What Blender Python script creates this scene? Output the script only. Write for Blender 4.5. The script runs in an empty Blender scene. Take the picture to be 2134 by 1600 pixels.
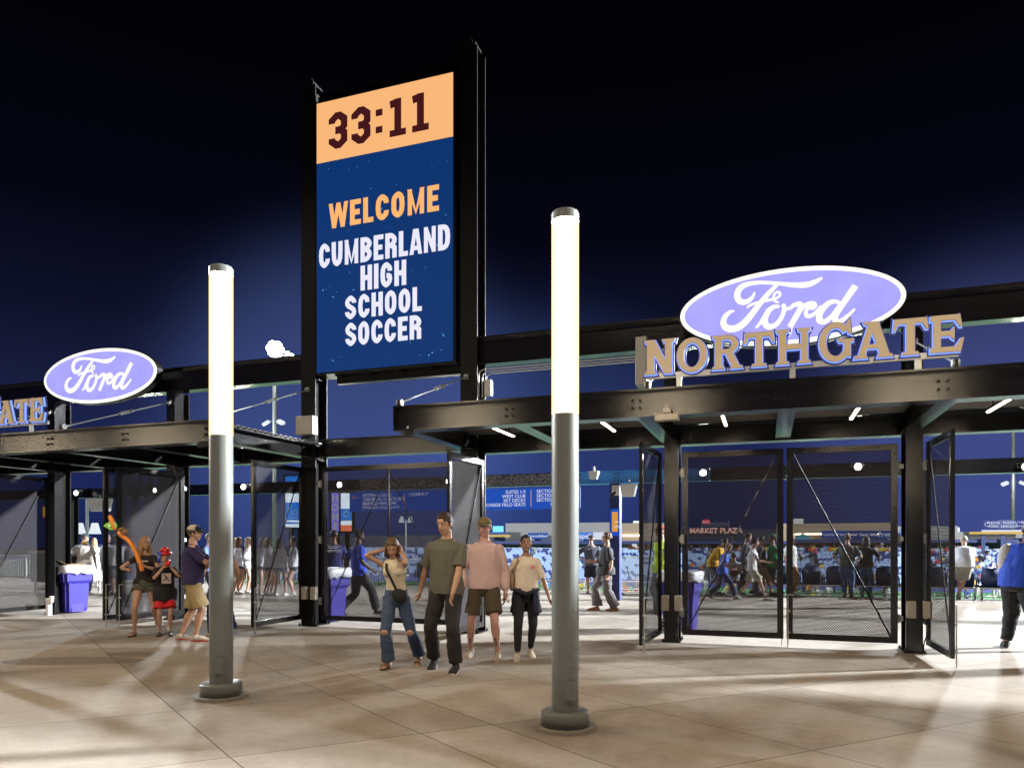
import bpy, bmesh, math, random
from mathutils import Vector, Matrix, noise
random.seed(7)
R = math.radians
SC = bpy.context.scene
COL = SC.collection

# ------------------------------------------------------------------ camera
F, CX, HY, YAW, EYE = 1514.0, 1067.0, 1130.0, R(19.39), 1.5
cam_d = bpy.data.cameras.new('camera'); cam = bpy.data.objects.new('camera', cam_d); COL.objects.link(cam)
cam.location = (0, 0, EYE); cam.rotation_euler = (R(90), 0, YAW)
cam_d.sensor_width = 36; cam_d.lens = 36*F/2134; cam_d.shift_y = (HY-800)/2134
cam_d.clip_start = .05; cam_d.clip_end = 3000
SC.camera = cam
SC.view_settings.view_transform = 'Standard'; SC.view_settings.look = 'None'
SC.view_settings.exposure = 0; SC.view_settings.gamma = 1
SC.cycles.use_denoising = True
SC.cycles.max_bounces = 6; SC.cycles.transparent_max_bounces = 24
SC.cycles.diffuse_bounces = 3; SC.cycles.glossy_bounces = 3
SC.cycles.sample_clamp_indirect = 4.0; SC.cycles.caustics_reflective = False; SC.cycles.caustics_refractive = False

# ------------------------------------------------------------------ world: night sky, lit up by the ground
W = bpy.data.worlds.new('World'); SC.world = W; W.use_nodes = True
nt = W.node_tree; bg = nt.nodes['Background']
tc = nt.nodes.new('ShaderNodeTexCoord'); sp = nt.nodes.new('ShaderNodeSeparateXYZ')
nt.links.new(tc.outputs['Generated'], sp.inputs[0])
rp = nt.nodes.new('ShaderNodeValToRGB'); nt.links.new(sp.outputs['Z'], rp.inputs[0])
els = [(0.0, (.009, .017, .088)), (.05, (.012, .021, .100)), (.12, (.012, .018, .082)), (.19, (.009, .012, .046)), (.27, (.0045, .0055, .021)),
       (.38, (.0016, .0017, .0062)), (.55, (.0006, .0006, .0015))]
cr = rp.color_ramp
while len(cr.elements) < len(els): cr.elements.new(.5)
for e, (p, c) in zip(cr.elements, els): e.position = p; e.color = (*c, 1)
def glow(px, py, lo, col, prev):            # light dome of the floodlit pitch low in the sky
    u, v = (px-1067)/1514, (1130-py)/1514; a, b = -math.sin(YAW)+u*math.cos(YAW), math.cos(YAW)+u*math.sin(YAW)
    D = Vector((a, b, v)).normalized(); vm = nt.nodes.new('ShaderNodeVectorMath'); vm.operation = 'DOT_PRODUCT'; vm.inputs[1].default_value = D
    nt.links.new(tc.outputs['Generated'], vm.inputs[0]); mr = nt.nodes.new('ShaderNodeMapRange'); mr.interpolation_type = 'SMOOTHERSTEP'
    nt.links.new(vm.outputs['Value'], mr.inputs[0]); mr.inputs[1].default_value = lo; mr.inputs[2].default_value = 1.0
    mx = nt.nodes.new('ShaderNodeMix'); mx.data_type = 'RGBA'; mx.blend_type = 'ADD'; pw = nt.nodes.new('ShaderNodeMath'); pw.operation = 'POWER'; pw.inputs[1].default_value = 2.6; nt.links.new(mr.outputs[0], pw.inputs[0]); nt.links.new(pw.outputs[0], mx.inputs['Factor'])
    nt.links.new(prev, mx.inputs['A']); mx.inputs['B'].default_value = (*col, 1); return mx.outputs['Result']
o1 = glow(740, 905, .935, (.032, .052, .155), rp.outputs[0]); o1 = glow(2080, 965, .945, (.038, .050, .155), o1); o1 = glow(1150, 960, .955, (.010, .020, .066), o1)
nt.links.new(o1, bg.inputs[0]); bg.inputs[1].default_value = 1.0

# ------------------------------------------------------------------ stadium floodlights
def lamp(name, kind, loc, power, color, size=1.0, aim=None, spot=None, blend=.3):
    d = bpy.data.lights.new(name, kind); o = bpy.data.objects.new(name, d); COL.objects.link(o)
    o.location = loc; d.energy = power; d.color = color
    if kind in ('POINT', 'SPOT'): d.shadow_soft_size = size
    if kind == 'SPOT': d.spot_size = R(spot); d.spot_blend = blend
    if aim is not None: o.rotation_euler = (Vector(aim)-Vector(loc)).to_track_quat('-Z', 'Y').to_euler()
    return o
COOL = (.92, .97, 1.0)
MASTS = [(-69, 90, 30.0, 150000), (39.7, 146, 27.0, 130000), (62, 44, 28.0, 125000), (-92, 34, 30.0, 60000)]
BEAMS = [(0, 290000, (-4, 15, 0), 50), (1, 950000, (0, 19, 0), 34), (2, 1250000, (-4, 11, 0), 60), (3, 400000, (-4, 14, 0), 60),
         (2, 400000, (10, 100, 0), 80), (3, 400000, (-20, 100, 0), 80), (0, 500000, (10, 72, -4), 40)]
for i, p, aim, sp_ in BEAMS:
    m_ = Vector(MASTS[i][:3]); q_ = (Vector(aim)-m_); q_.z = 0; q_ = m_+q_.normalized()*2.0+Vector((0, 0, .3))
    lamp('flood_light_beam', 'SPOT', q_, p, COOL, 1.9, aim=aim, spot=sp_, blend=.5)
# warm fill lights added high over the near plaza, unseen, without fixtures
for x, y in ((6, .5), (-3.5, -1), (-13, .5)):
    lamp('warm_fill_light', 'SPOT', (x, y, 12), 1500, (1.0, .77, .55), .5, aim=(x*.8, 5.0, 0), spot=100, blend=.75)

# ------------------------------------------------------------------ pixel helpers (photo is 2134 x 1600)
fw = (-math.sin(YAW), math.cos(YAW)); rt = (math.cos(YAW), math.sin(YAW))
def ray(px):
    u = (px-CX)/F
    return fw[0]+u*rt[0], fw[1]+u*rt[1]
def atY(px, py, Y):              # point on the vertical plane y = Y
    a, b = ray(px); d = Y/b
    return Vector((a*d, Y, EYE+(HY-py)/F*d))
def atD(px, py, d):
    a, b = ray(px)
    return Vector((a*d, b*d, EYE+(HY-py)/F*d))
def gnd(px, py, z=0.0):          # point on the horizontal plane z
    return atD(px, py, (EYE-z)*F/(py-HY))

# ------------------------------------------------------------------ materials
def _mat(name):
    m = bpy.data.materials.new(name); m.use_nodes = True
    return m, m.node_tree, m.node_tree.nodes['Principled BSDF']
def mat(name, col, rough=.6, metal=0.0, nscale=0, namt=.12, bump=0.0, bscale=60, spec=None, coat=0):
    m, nt, b = _mat(name)
    b.inputs['Base Color'].default_value = (*col, 1); b.inputs['Roughness'].default_value = rough
    b.inputs['Metallic'].default_value = metal
    if spec is not None: b.inputs['Specular IOR Level'].default_value = spec
    if coat: b.inputs['Coat Weight'].default_value = coat
    tcn = nt.nodes.new('ShaderNodeTexCoord')
    if nscale:
        n = nt.nodes.new('ShaderNodeTexNoise'); n.inputs['Scale'].default_value = nscale; n.inputs['Detail'].default_value = 5
        nt.links.new(tcn.outputs['Object'], n.inputs['Vector'])
        mx = nt.nodes.new('ShaderNodeMix'); mx.data_type = 'RGBA'
        mx.inputs['A'].default_value = (*[c*(1-namt) for c in col], 1); mx.inputs['B'].default_value = (*[min(1, c*(1+namt)) for c in col], 1)
        nt.links.new(n.outputs['Fac'], mx.inputs['Factor']); nt.links.new(mx.outputs['Result'], b.inputs['Base Color'])
    if bump:
        n2 = nt.nodes.new('ShaderNodeTexNoise'); n2.inputs['Scale'].default_value = bscale; n2.inputs['Detail'].default_value = 3
        nt.links.new(tcn.outputs['Object'], n2.inputs['Vector'])
        bp = nt.nodes.new('ShaderNodeBump'); bp.inputs['Strength'].default_value = bump; bp.inputs['Distance'].default_value = .01
        nt.links.new(n2.outputs['Fac'], bp.inputs['Height']); nt.links.new(bp.outputs[0], b.inputs['Normal'])
    return m
def emit(name, col, s):
    m, nt, b = _mat(name)
    b.inputs['Base Color'].default_value = (*[c*.08 for c in col], 1); b.inputs['Roughness'].default_value = .6; b.inputs['Specular IOR Level'].default_value = .2
    b.inputs['Emission Color'].default_value = (*col, 1); b.inputs['Emission Strength'].default_value = s
    return m
M = {}
M['steel'] = mat('black_steel', (.006, .0055, .0055), .17, 0, 9, .4, .17, 110, spec=.6)
M['steelflat'] = mat('black_powder_coat', (.003, .003, .003), .38, 0, 6, .4, .2, 160, spec=.2)
M['galv'] = mat('galvanised', (.42, .44, .43), .42, .7, 14, .2, .15, 90)
M['boxgrey'] = mat('box_grey', (.33, .33, .31), .5, 0, 5, .1)
M['outlet'] = mat('outlet_beige', (.36, .33, .29), .45, 0, 8, .08)
M['post'] = mat('post_grey', (.175, .19, .18), .33, .0, 5, .08, .12, 160, spec=.6, coat=.2)
M['deck'] = mat('deck_black', (.13, .125, .12), .32, .5, 5, .2)
M['tan'] = mat('tan_face', (.43, .36, .265), .5, 0, 6, .05)
M['navy'] = mat('navy_return', (.03, .028, .14), .4)
M['halo'] = emit('halo_blue', (.17, .30, 1.0), 1.7)
M['ovalblue'] = emit('oval_blue', (.42, .40, 1.0), .88)
M['ovalwhite'] = emit('oval_white', (1.0, .97, .84), 1.25)
M['ledwhite'] = emit('led_white', (.80, .80, .95), 1.0)
M['ledorange'] = emit('led_orange', (1.0, .47, .16), 1.0)
M['ledpeach'] = emit('led_peach', (1.0, .50, .19), 1.0)
M['ledbrown'] = emit('led_brown', (.055, .008, .010), 1.0)
M['lens'] = emit('spot_lens', (1.0, .93, .80), 28)
M['flood'] = emit('flood_lens', (.92, 1.0, .98), 60)
M['headlamp'] = emit('pole_lamp_head', (.85, .92, 1.0), .9)
M['strip'] = emit('strip_lens', (1.0, .76, .58), 26)
M['signblue'] = emit('sign_blue', (.014, .085, .50), .85)
M['signwhite'] = emit('sign_white', (.75, .78, .95), .8)
M['signorange'] = emit('sign_orange', (.95, .45, .05), .7)
M['paintwhite'] = mat('white_paint', (.75, .75, .74), .5)
M['black'] = mat('matte_black', (.012, .012, .014), .6)
M['rubber'] = mat('rubber_black', (.02, .02, .022), .8)
M['bin'] = mat('bin_blue', (.035, .026, .30), .45, 0, 4, .1)
M['binbag'] = mat('bin_bag', (.62, .62, .68), .35, 0, 12, .1, .4, 25)
M['cardboard'] = mat('cardboard', (.30, .19, .09), .8)

def lens_mat():                       # opal tube of the posts: warm white, evenly lit
    m, nt, b = _mat('opal_tube')
    b.inputs['Base Color'].default_value = (.3, .28, .2, 1); b.inputs['Roughness'].default_value = .3
    lw = nt.nodes.new('ShaderNodeLayerWeight'); lw.inputs[0].default_value = .35
    mx = nt.nodes.new('ShaderNodeMix'); mx.data_type = 'RGBA'
    mx.inputs['A'].default_value = (1.0, .92, .66, 1); mx.inputs['B'].default_value = (1.0, .62, .20, 1)
    nt.links.new(lw.outputs['Facing'], mx.inputs['Factor']); nt.links.new(mx.outputs['Result'], b.inputs['Emission Color'])
    b.inputs['Emission Strength'].default_value = 1.12
    tr = nt.nodes.new('ShaderNodeBsdfTransparent'); tr.inputs[0].default_value = (.5, .5, .5, 1); ad = nt.nodes.new('ShaderNodeAddShader')
    b.inputs['Base Color'].default_value = (0, 0, 0, 1); b.inputs['Specular IOR Level'].default_value = 0
    nt.links.new(b.outputs[0], ad.inputs[0]); nt.links.new(tr.outputs[0], ad.inputs[1]); nt.links.new(ad.outputs[0], nt.nodes['Material Output'].inputs['Surface'])
    return m
M['opal'] = lens_mat()

def perf_mat():                       # perforated sheet: staggered round holes
    m, nt, b = _mat('perforated_sheet')
    b.inputs['Base Color'].default_value = (.032, .029, .031, 1); b.inputs['Roughness'].default_value = .7; b.inputs['Specular IOR Level'].default_value = .08
    N = nt.nodes.new; L = nt.links.new
    uv = N('ShaderNodeTexCoord'); s = N('ShaderNodeSeparateXYZ'); L(uv.outputs['Object'], s.inputs[0])
    def ma(op, a, bb=None):
        n = N('ShaderNodeMath'); n.operation = op
        for i, v in enumerate((a, bb)):
            if v is None: continue
            if isinstance(v, (int, float)): n.inputs[i].default_value = v
            else: L(v, n.inputs[i])
        return n.outputs[0]
    P = .021
    def dots(ox, oz):
        fx = ma('SUBTRACT', ma('FRACT', ma('ADD', ma('DIVIDE', s.outputs['X'], P), ox+100)), .5)
        fz = ma('MULTIPLY', ma('SUBTRACT', ma('FRACT', ma('ADD', ma('DIVIDE', s.outputs['Z'], P*1.732), oz+100)), .5), 1.732)
        return ma('LESS_THAN', ma('ADD', ma('MULTIPLY', fx, fx), ma('MULTIPLY', fz, fz)), .078)
    hole = ma('MAXIMUM', dots(0, 0), dots(.5, .5))
    tr = N('ShaderNodeBsdfTransparent'); mix = N('ShaderNodeMixShader')
    L(hole, mix.inputs[0]); L(b.outputs[0], mix.inputs[1]); L(tr.outputs[0], mix.inputs[2])
    L(mix.outputs[0], nt.nodes['Material Output'].inputs['Surface'])
    return m
M['perf'] = perf_mat()

def ground_mat():
    m, nt, b = _mat('broom_concrete')
    N = nt.nodes.new; L = nt.links.new
    tcn = N('ShaderNodeTexCoord'); s = N('ShaderNodeSeparateXYZ'); L(tcn.outputs['Object'], s.inputs[0])
    def ma(op, a, bb=None, cc=None):
        n = N('ShaderNodeMath'); n.operation = op
        for i, v in enumerate((a, bb, cc)):
            if v is None: continue
            if isinstance(v, (int, float)): n.inputs[i].default_value = v
            else: L(v, n.inputs[i])
        return n.outputs[0]
    def dot(a, c): return ma('ADD', ma('MULTIPLY', s.outputs['X'], a), ma('MULTIPLY', s.outputs['Y'], c))
    wob = N('ShaderNodeTexNoise'); wob.inputs['Scale'].default_value = 1.5; L(tcn.outputs['Object'], wob.inputs['Vector'])
    w = ma('MULTIPLY', ma('SUBTRACT', wob.outputs['Fac'], .5), .02)
    A = ma('ADD', dot(.562, .827), w); B = ma('ADD', dot(-.719, .695), w)
    def line(v, off, per, hw):
        f = ma('FRACT', ma('DIVIDE', ma('SUBTRACT', v, off-per*50), per))
        dd = ma('MULTIPLY', ma('SUBTRACT', .5, ma('ABSOLUTE', ma('SUBTRACT', f, .5))), per)
        return ma('LESS_THAN', dd, hw)
    ln = ma('MAXIMUM', ma('MAXIMUM', line(A, 0, 3.43, .0065), line(A, 1.43, 3.43, .0065)), ma('MAXIMUM', line(A, 2.81, 3.43, .0065), line(B, .30, 1.71, .0065)))
    # slab-to-slab tone, from the joint grid
    def cell(v, off, per): return ma('FLOOR', ma('DIVIDE', ma('SUBTRACT', v, off-per*50), per))
    cmb = N('ShaderNodeCombineXYZ'); L(cell(A, 0, 3.43), cmb.inputs[0]); L(cell(B, .30, 1.71), cmb.inputs[1]); L(cell(A, 1.43, 3.43), cmb.inputs[2])
    wn = N('ShaderNodeTexWhiteNoise'); wn.noise_dimensions = '3D'; L(cmb.outputs[0], wn.inputs['Vector'])
    n1 = N('ShaderNodeTexNoise'); n1.inputs['Scale'].default_value = .9; n1.inputs['Detail'].default_value = 8; n1.inputs['Roughness'].default_value = .62
    n2 = N('ShaderNodeTexNoise'); n2.inputs['Scale'].default_value = 7; n2.inputs['Detail'].default_value = 9; n2.inputs['Roughness'].default_value = .7
    n3 = N('ShaderNodeTexNoise'); n3.inputs['Scale'].default_value = 160; n3.inputs['Detail'].default_value = 3
    for n in (n1, n2, n3): L(tcn.outputs['Object'], n.inputs['Vector'])
    mot = ma('ADD', ma('ADD', ma('MULTIPLY', n1.outputs['Fac'], .5), ma('MULTIPLY', n2.outputs['Fac'], .32)), ma('MULTIPLY', wn.outputs['Value'], .18))
    ramp = N('ShaderNodeValToRGB'); L(mot, ramp.inputs[0])
    e = ramp.color_ramp.elements; e[0].position = .30; e[0].color = (.185, .155, .128, 1); e[1].position = .70; e[1].color = (.385, .345, .30, 1)
    # small dark stains and gum
    v1 = N('ShaderNodeTexVoronoi'); v1.inputs['Scale'].default_value = 1.1; L(tcn.outputs['Object'], v1.inputs['Vector'])
    gum = ma('LESS_THAN', v1.outputs['Distance'], .018)
    # dark patches (two flat ovals on the left of the plaza)
    def oval(cx, cy, ang, a, c):
        ca, sa = math.cos(ang), math.sin(ang)
        p = ma('DIVIDE', ma('ADD', ma('MULTIPLY', ma('SUBTRACT', s.outputs['X'], cx), ca), ma('MULTIPLY', ma('SUBTRACT', s.outputs['Y'], cy), sa)), a)
        q = ma('DIVIDE', ma('SUBTRACT', ma('MULTIPLY', ma('SUBTRACT', s.outputs['Y'], cy), ca), ma('MULTIPLY', ma('SUBTRACT', s.outputs['X'], cx), sa)), c)
        return ma('LESS_THAN', ma('ADD', ma('ADD', ma('MULTIPLY', p, p), ma('MULTIPLY', q, q)), ma('MULTIPLY', ma('SUBTRACT', n1.outputs['Fac'], .5), 1.6)), 1.0)
    g1 = gnd(150, 1376); g2 = gnd(285, 1363)
    dark_ovals = ma('MAXIMUM', oval(g1.x, g1.y, R(22), .95, .33), oval(g2.x, g2.y, R(10), .42, .20))
    def mixc(f, c1, c2):
        mx = N('ShaderNodeMix'); mx.data_type = 'RGBA'
        L(f, mx.inputs['Factor'])
        if isinstance(c1, tuple): mx.inputs['A'].default_value = c1
        else: L(c1, mx.inputs['A'])
        if isinstance(c2, tuple): mx.inputs['B'].default_value = c2
        else: L(c2, mx.inputs['B'])
        return mx.outputs['Result']
    spk = N('ShaderNodeTexNoise'); spk.inputs['Scale'].default_value = 55; spk.inputs['Detail'].default_value = 4; L(tcn.outputs['Object'], spk.inputs['Vector'])
    v2 = N('ShaderNodeTexVoronoi'); v2.inputs['Scale'].default_value = 3.1; L(tcn.outputs['Object'], v2.inputs['Vector']); gum2 = ma('LESS_THAN', v2.outputs['Distance'], .022)
    c = mixc(ma('MULTIPLY', ma('GREATER_THAN', spk.outputs['Fac'], .60), .22), ramp.outputs[0], (.12, .10, .085, 1))
    c = mixc(ma('MULTIPLY', gum2, .4), c, (.10, .085, .07, 1))
    c = mixc(ma('MULTIPLY', gum, .7), c, (.06, .05, .042, 1))
    c = mixc(ma('MULTIPLY', dark_ovals, .6), c, (.11, .085, .07, 1))
    c = mixc(ma('MULTIPLY', ln, .68), c, (.055, .035, .025, 1))
    L(c, b.inputs['Base Color']); b.inputs['Specular IOR Level'].default_value = .10
    rg = ma('SUBTRACT', ma('ADD', ma('MULTIPLY', n2.outputs['Fac'], .15), .80), ma('MULTIPLY', dark_ovals, .15)); L(rg, b.inputs['Roughness'])
    # broom marks
    wv = N('ShaderNodeTexWave'); wv.inputs['Scale'].default_value = 22; wv.inputs['Distortion'].default_value = 3; wv.inputs['Detail'].default_value = 3
    mp = N('ShaderNodeMapping'); mp.inputs['Rotation'].default_value = (0, 0, R(45)); L(tcn.outputs['Object'], mp.inputs[0]); L(mp.outputs[0], wv.inputs['Vector'])
    h = ma('SUBTRACT', ma('ADD', ma('MULTIPLY', n3.outputs['Fac'], .5), ma('MULTIPLY', wv.outputs['Fac'], .35)), ma('MULTIPLY', ln, 3))
    bp = N('ShaderNodeBump'); bp.inputs['Strength'].default_value = .35; bp.inputs['Distance'].default_value = .004; L(h, bp.inputs['Height']); L(bp.outputs[0], b.inputs['Normal'])
    return m

# ------------------------------------------------------------------ object helpers
def empty(name, loc=(0, 0, 0), rz=0.0, label=None, cat=None, group=None):
    o = bpy.data.objects.new(name, None); COL.objects.link(o); o.location = loc; o.rotation_euler = (0, 0, rz)
    o.empty_display_size = .2
    return tag(o, label, cat, group)
def tag(o, label=None, cat=None, group=None, kind=None):
    if label: o['label'] = label
    if cat: o['category'] = cat
    if group: o['group'] = group
    if kind: o['kind'] = kind
    return o
class MB:
    """collects shapes; build() links them as ONE mesh object"""
    def __init__(s): s.bm = bmesh.new()
    def box(s, x0, x1, y0, y1, z0, z1, bev=0):
        vs = [s.bm.verts.new(p) for p in ((x0, y0, z0), (x1, y0, z0), (x1, y1, z0), (x0, y1, z0), (x0, y0, z1), (x1, y0, z1), (x1, y1, z1), (x0, y1, z1))]
        fs = [s.bm.faces.new([vs[i] for i in f]) for f in ((0, 3, 2, 1), (4, 5, 6, 7), (0, 1, 5, 4), (1, 2, 6, 5), (2, 3, 7, 6), (3, 0, 4, 7))]
        if bev:
            es = list({e for f in fs for e in f.edges})
            bmesh.ops.bevel(s.bm, geom=es, offset=bev, segments=2, affect='EDGES', profile=.6)
        return s
    def tube(s, pts, rad, seg=10, caps=True, flat=None, up=None):
        """loft round/oval rings along pts; rad: number, list, or list of (a, b)"""
        pts = [Vector(p) for p in pts]; n = len(pts)
        if isinstance(rad, (int, float)): rad = [rad]*n
        rings = []; prev = None
        for i, p in enumerate(pts):
            t = (pts[min(i+1, n-1)]-pts[max(i-1, 0)])
            if t.length < 1e-9: t = Vector((0, 0, 1))
            t.normalize()
            if up is not None: u = Vector(up[i] if isinstance(up, list) else up)
            elif prev is None: u = Vector((1, 0, 0)) if abs(t.x) < .8 else Vector((0, 1, 0))
            else: u = prev
            u = u-t*u.dot(t)
            if u.length < 1e-6: u = t.orthogonal()
            u.normalize(); prev = u; v = t.cross(u)
            a, b = rad[i] if isinstance(rad[i], (tuple, list)) else (rad[i], rad[i])
            rings.append([s.bm.verts.new(p+u*a*math.cos(2*math.pi*k/seg)+v*b*math.sin(2*math.pi*k/seg)) for k in range(seg)])
        for r0, r1 in zip(rings, rings[1:]):
            for k in range(seg): s.bm.faces.new((r0[k], r0[(k+1) % seg], r1[(k+1) % seg], r1[k]))
        if caps: s.bm.faces.new(rings[0][::-1]); s.bm.faces.new(rings[-1])
        return s
    def ell(s, c, r, rot=None, seg=14, rings=9):
        m = Matrix.Translation(Vector(c)) @ (rot.to_4x4() if rot is not None else Matrix.Identity(4)) @ Matrix.Diagonal((r[0], r[1], r[2], 1))
        bmesh.ops.create_uvsphere(s.bm, u_segments=seg, v_segments=rings, radius=1, matrix=m)
        return s
    def prism(s, poly, y0, y1):
        """extrude an x-z polygon between y0 and y1"""
        a = [s.bm.verts.new((x, y0, z)) for x, z in poly]; b = [s.bm.verts.new((x, y1, z)) for x, z in poly]
        s.bm.faces.new(a); s.bm.faces.new(b[::-1]); n = len(poly)
        for i in range(n): s.bm.faces.new((a[i], b[i], b[(i+1) % n], a[(i+1) % n]))
        return s
    def face(s, pts):
        s.bm.faces.new([s.bm.verts.new(p) for p in pts]); return s
    def build(s, name, m=None, parent=None, smooth=False, loc=None):
        bmesh.ops.recalc_face_normals(s.bm, faces=s.bm.faces[:])
        me = bpy.data.meshes.new(name); s.bm.to_mesh(me); s.bm.free()
        if smooth:
            me.shade_smooth()
        if m is not None:
            for q in (m if isinstance(m, list) else [m]): me.materials.append(q)
        o = bpy.data.objects.new(name, me); COL.objects.link(o)
        if parent is not None: o.parent = parent
        if loc is not None: o.location = loc
        return o
def crom(P, n=6):
    """Catmull-Rom through tuples"""
    out = []; P = [tuple(p) for p in P]
    for i in range(len(P)-1):
        p0, p1, p2, p3 = P[max(i-1, 0)], P[i], P[i+1], P[min(i+2, len(P)-1)]
        for k in range(n):
            t = k/n
            out.append(tuple(.5*((2*b)+(c-a)*t+(2*a-5*b+4*c-d)*t*t+(3*b-a-3*c+d)*t**3) for a, b, c, d in zip(p0, p1, p2, p3)))
    out.append(P[-1]); return out
def ibeam(mb, ax, a0, a1, cx, z0, z1, w, tf=.02, tw=.014):
    """I section along axis 'x' or 'y'; cx is the centre on the other axis"""
    def bx(p0, p1, zz0, zz1):
        if ax == 'x': mb.box(a0, a1, p0, p1, zz0, zz1)
        else: mb.box(p0, p1, a0, a1, zz0, zz1)
    bx(cx-w/2, cx+w/2, z0, z0+tf); bx(cx-w/2, cx+w/2, z1-tf, z1); bx(cx-tw/2, cx+tw/2, z0+tf+.0005, z1-tf-.0005)
    return mb
def text(body, size, loc, m, parent=None, name='lettering', align='CENTER', rot=(R(90), 0, 0), sx=1.0, bold=.0, ext=.002, space=1.0, shear=0):
    cu = bpy.data.curves.new(name, 'FONT'); cu.body = body; cu.size = size; cu.align_x = align; cu.extrude = ext; cu.offset = bold*size
    cu.space_character = space; cu.shear = shear; cu.resolution_u = 3
    o = bpy.data.objects.new(name, cu); COL.objects.link(o)
    dg = bpy.context.evaluated_depsgraph_get(); me = bpy.data.meshes.new_from_object(o.evaluated_get(dg)); me.name = name
    bpy.data.objects.remove(o); bpy.data.curves.remove(cu)
    me.materials.clear(); me.materials.append(m)
    me.transform(Matrix.Diagonal((sx, 1, 1, 1)))
    n = bpy.data.objects.new(name, me); COL.objects.link(n); n.location = loc; n.rotation_euler = rot
    if parent is not None: n.parent = parent
    return n
def copy_tree(o, parent=None):
    c = o.copy(); COL.objects.link(c); c.parent = parent
    for ch in list(o.children): copy_tree(ch, c)
    return c

# ================================================================== SETTING
CONC = ground_mat()
g = MB(); g.box(-70, 60, -12, 22.35, -.4, 0); tag(g.build('plaza_paving', CONC), kind='structure')
# field far below the terrace, grass with mown stripes
def turf_mat():
    m, nt, b = _mat('turf'); N = nt.nodes.new; L = nt.links.new
    t = N('ShaderNodeTexCoord'); w = N('ShaderNodeTexWave'); w.inputs['Scale'].default_value = .05; w.bands_direction = 'X'
    n = N('ShaderNodeTexNoise'); n.inputs['Scale'].default_value = 3
    L(t.outputs['Object'], w.inputs['Vector']); L(t.outputs['Object'], n.inputs['Vector'])
    mx = N('ShaderNodeMix'); mx.data_type = 'RGBA'; mx.inputs['A'].default_value = (.05, .22, .07, 1); mx.inputs['B'].default_value = (.09, .33, .11, 1)
    L(w.outputs['Fac'], mx.inputs['Factor']); L(mx.outputs['Result'], b.inputs['Base Color']); b.inputs['Roughness'].default_value = .9
    return m
g = MB(); g.box(-220, 220, 24.6, 240, -4.6, -4.2); tag(g.build('playing_field', turf_mat()), kind='structure')
lines = MB()
for a in (34, 92): lines.box(-70, 60, a, a+.15, -4.196, -4.19)
for a in (-70, -5, 60): lines.box(a, a+.15, 34.2, 91.9, -4.196, -4.19)
tag(lines.build('pitch_marking', M['paintwhite']), kind='structure')
g = MB(); g.box(-70, 60, 22.36, 24.6, -4.6, -1.1); tag(g.build('terrace_step', mat('terrace_concrete', (.3, .29, .28), .8)), kind='structure')
g = MB(); g.box(-900, 900, 241, 900, -5.2, -5); tag(g.build('far_ground', mat('dark_land', (.02, .025, .02), .95)), kind='structure')
g = MB(); g.box(-900, 900, -60, -12.1, -.42, -.02); tag(g.build('road', mat('asphalt', (.05, .05, .05), .9)), kind='structure')

# ------------------------------------------------------------------ steel columns, beams, canopies
YC0, YC1 = 11.10, 11.48
def column_mb(x, z1, z0=0.0, w=.15):
    m = MB()
    m.box(x-w, x+w, YC0, YC0+.022, z0+.0235, z1); m.box(x-w, x+w, YC1-.022, YC1, z0+.0235, z1); m.box(x-.012, x+.012, YC0+.0225, YC1-.0225, z0+.03, z1)
    m.box(x-w-.035, x+w+.035, YC0-.04, YC1+.04, z0+.001, z0+.0225); z0 -= .007
    for sx in (-1, 1):
        for sy in (YC0-.02, YC1+.02): m.tube([(x+sx*(w+.015), sy, .0226), (x+sx*(w+.015), sy, .05)], .014, 6)
    return m
def bolts(mb, x, z, Y, nx=2, nz=2, sp=.09, face=-1):
    for i in range(nx):
        for k in range(nz):
            p = (x+(i-(nx-1)/2)*sp, Y, z+(k-(nz-1)/2)*sp)
            mb.tube([p, (p[0], Y+face*.022, p[2])], .017, 6)
def rod(parent, a, b):
    a, b = Vector(a), Vector(b); m = MB(); v = (b-a); t = v.normalized()
    m.tube([a, b], .011, 8)
    mid = a+v*.55; s = t.cross(Vector((1, 0, 0))).normalized()
    for e in (-1, 1): m.tube([mid-t*.13+s*e*.022, mid+t*.13+s*e*.022], .008, 6)
    for e in (-.13, .13): m.tube([mid+t*(e-.02), mid+t*(e+.02)], .028, 8)
    for q, sg in ((a, 1), (b, -1)):
        m.tube([q+t*sg*.02, q+t*sg*.12], [.03, .014], 8); m.tube([q-Vector((.035, 0, 0)), q+Vector((.035, 0, 0))], .045, 10)
    m.build('tie_rod', M['galv'], parent, smooth=False)
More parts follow.
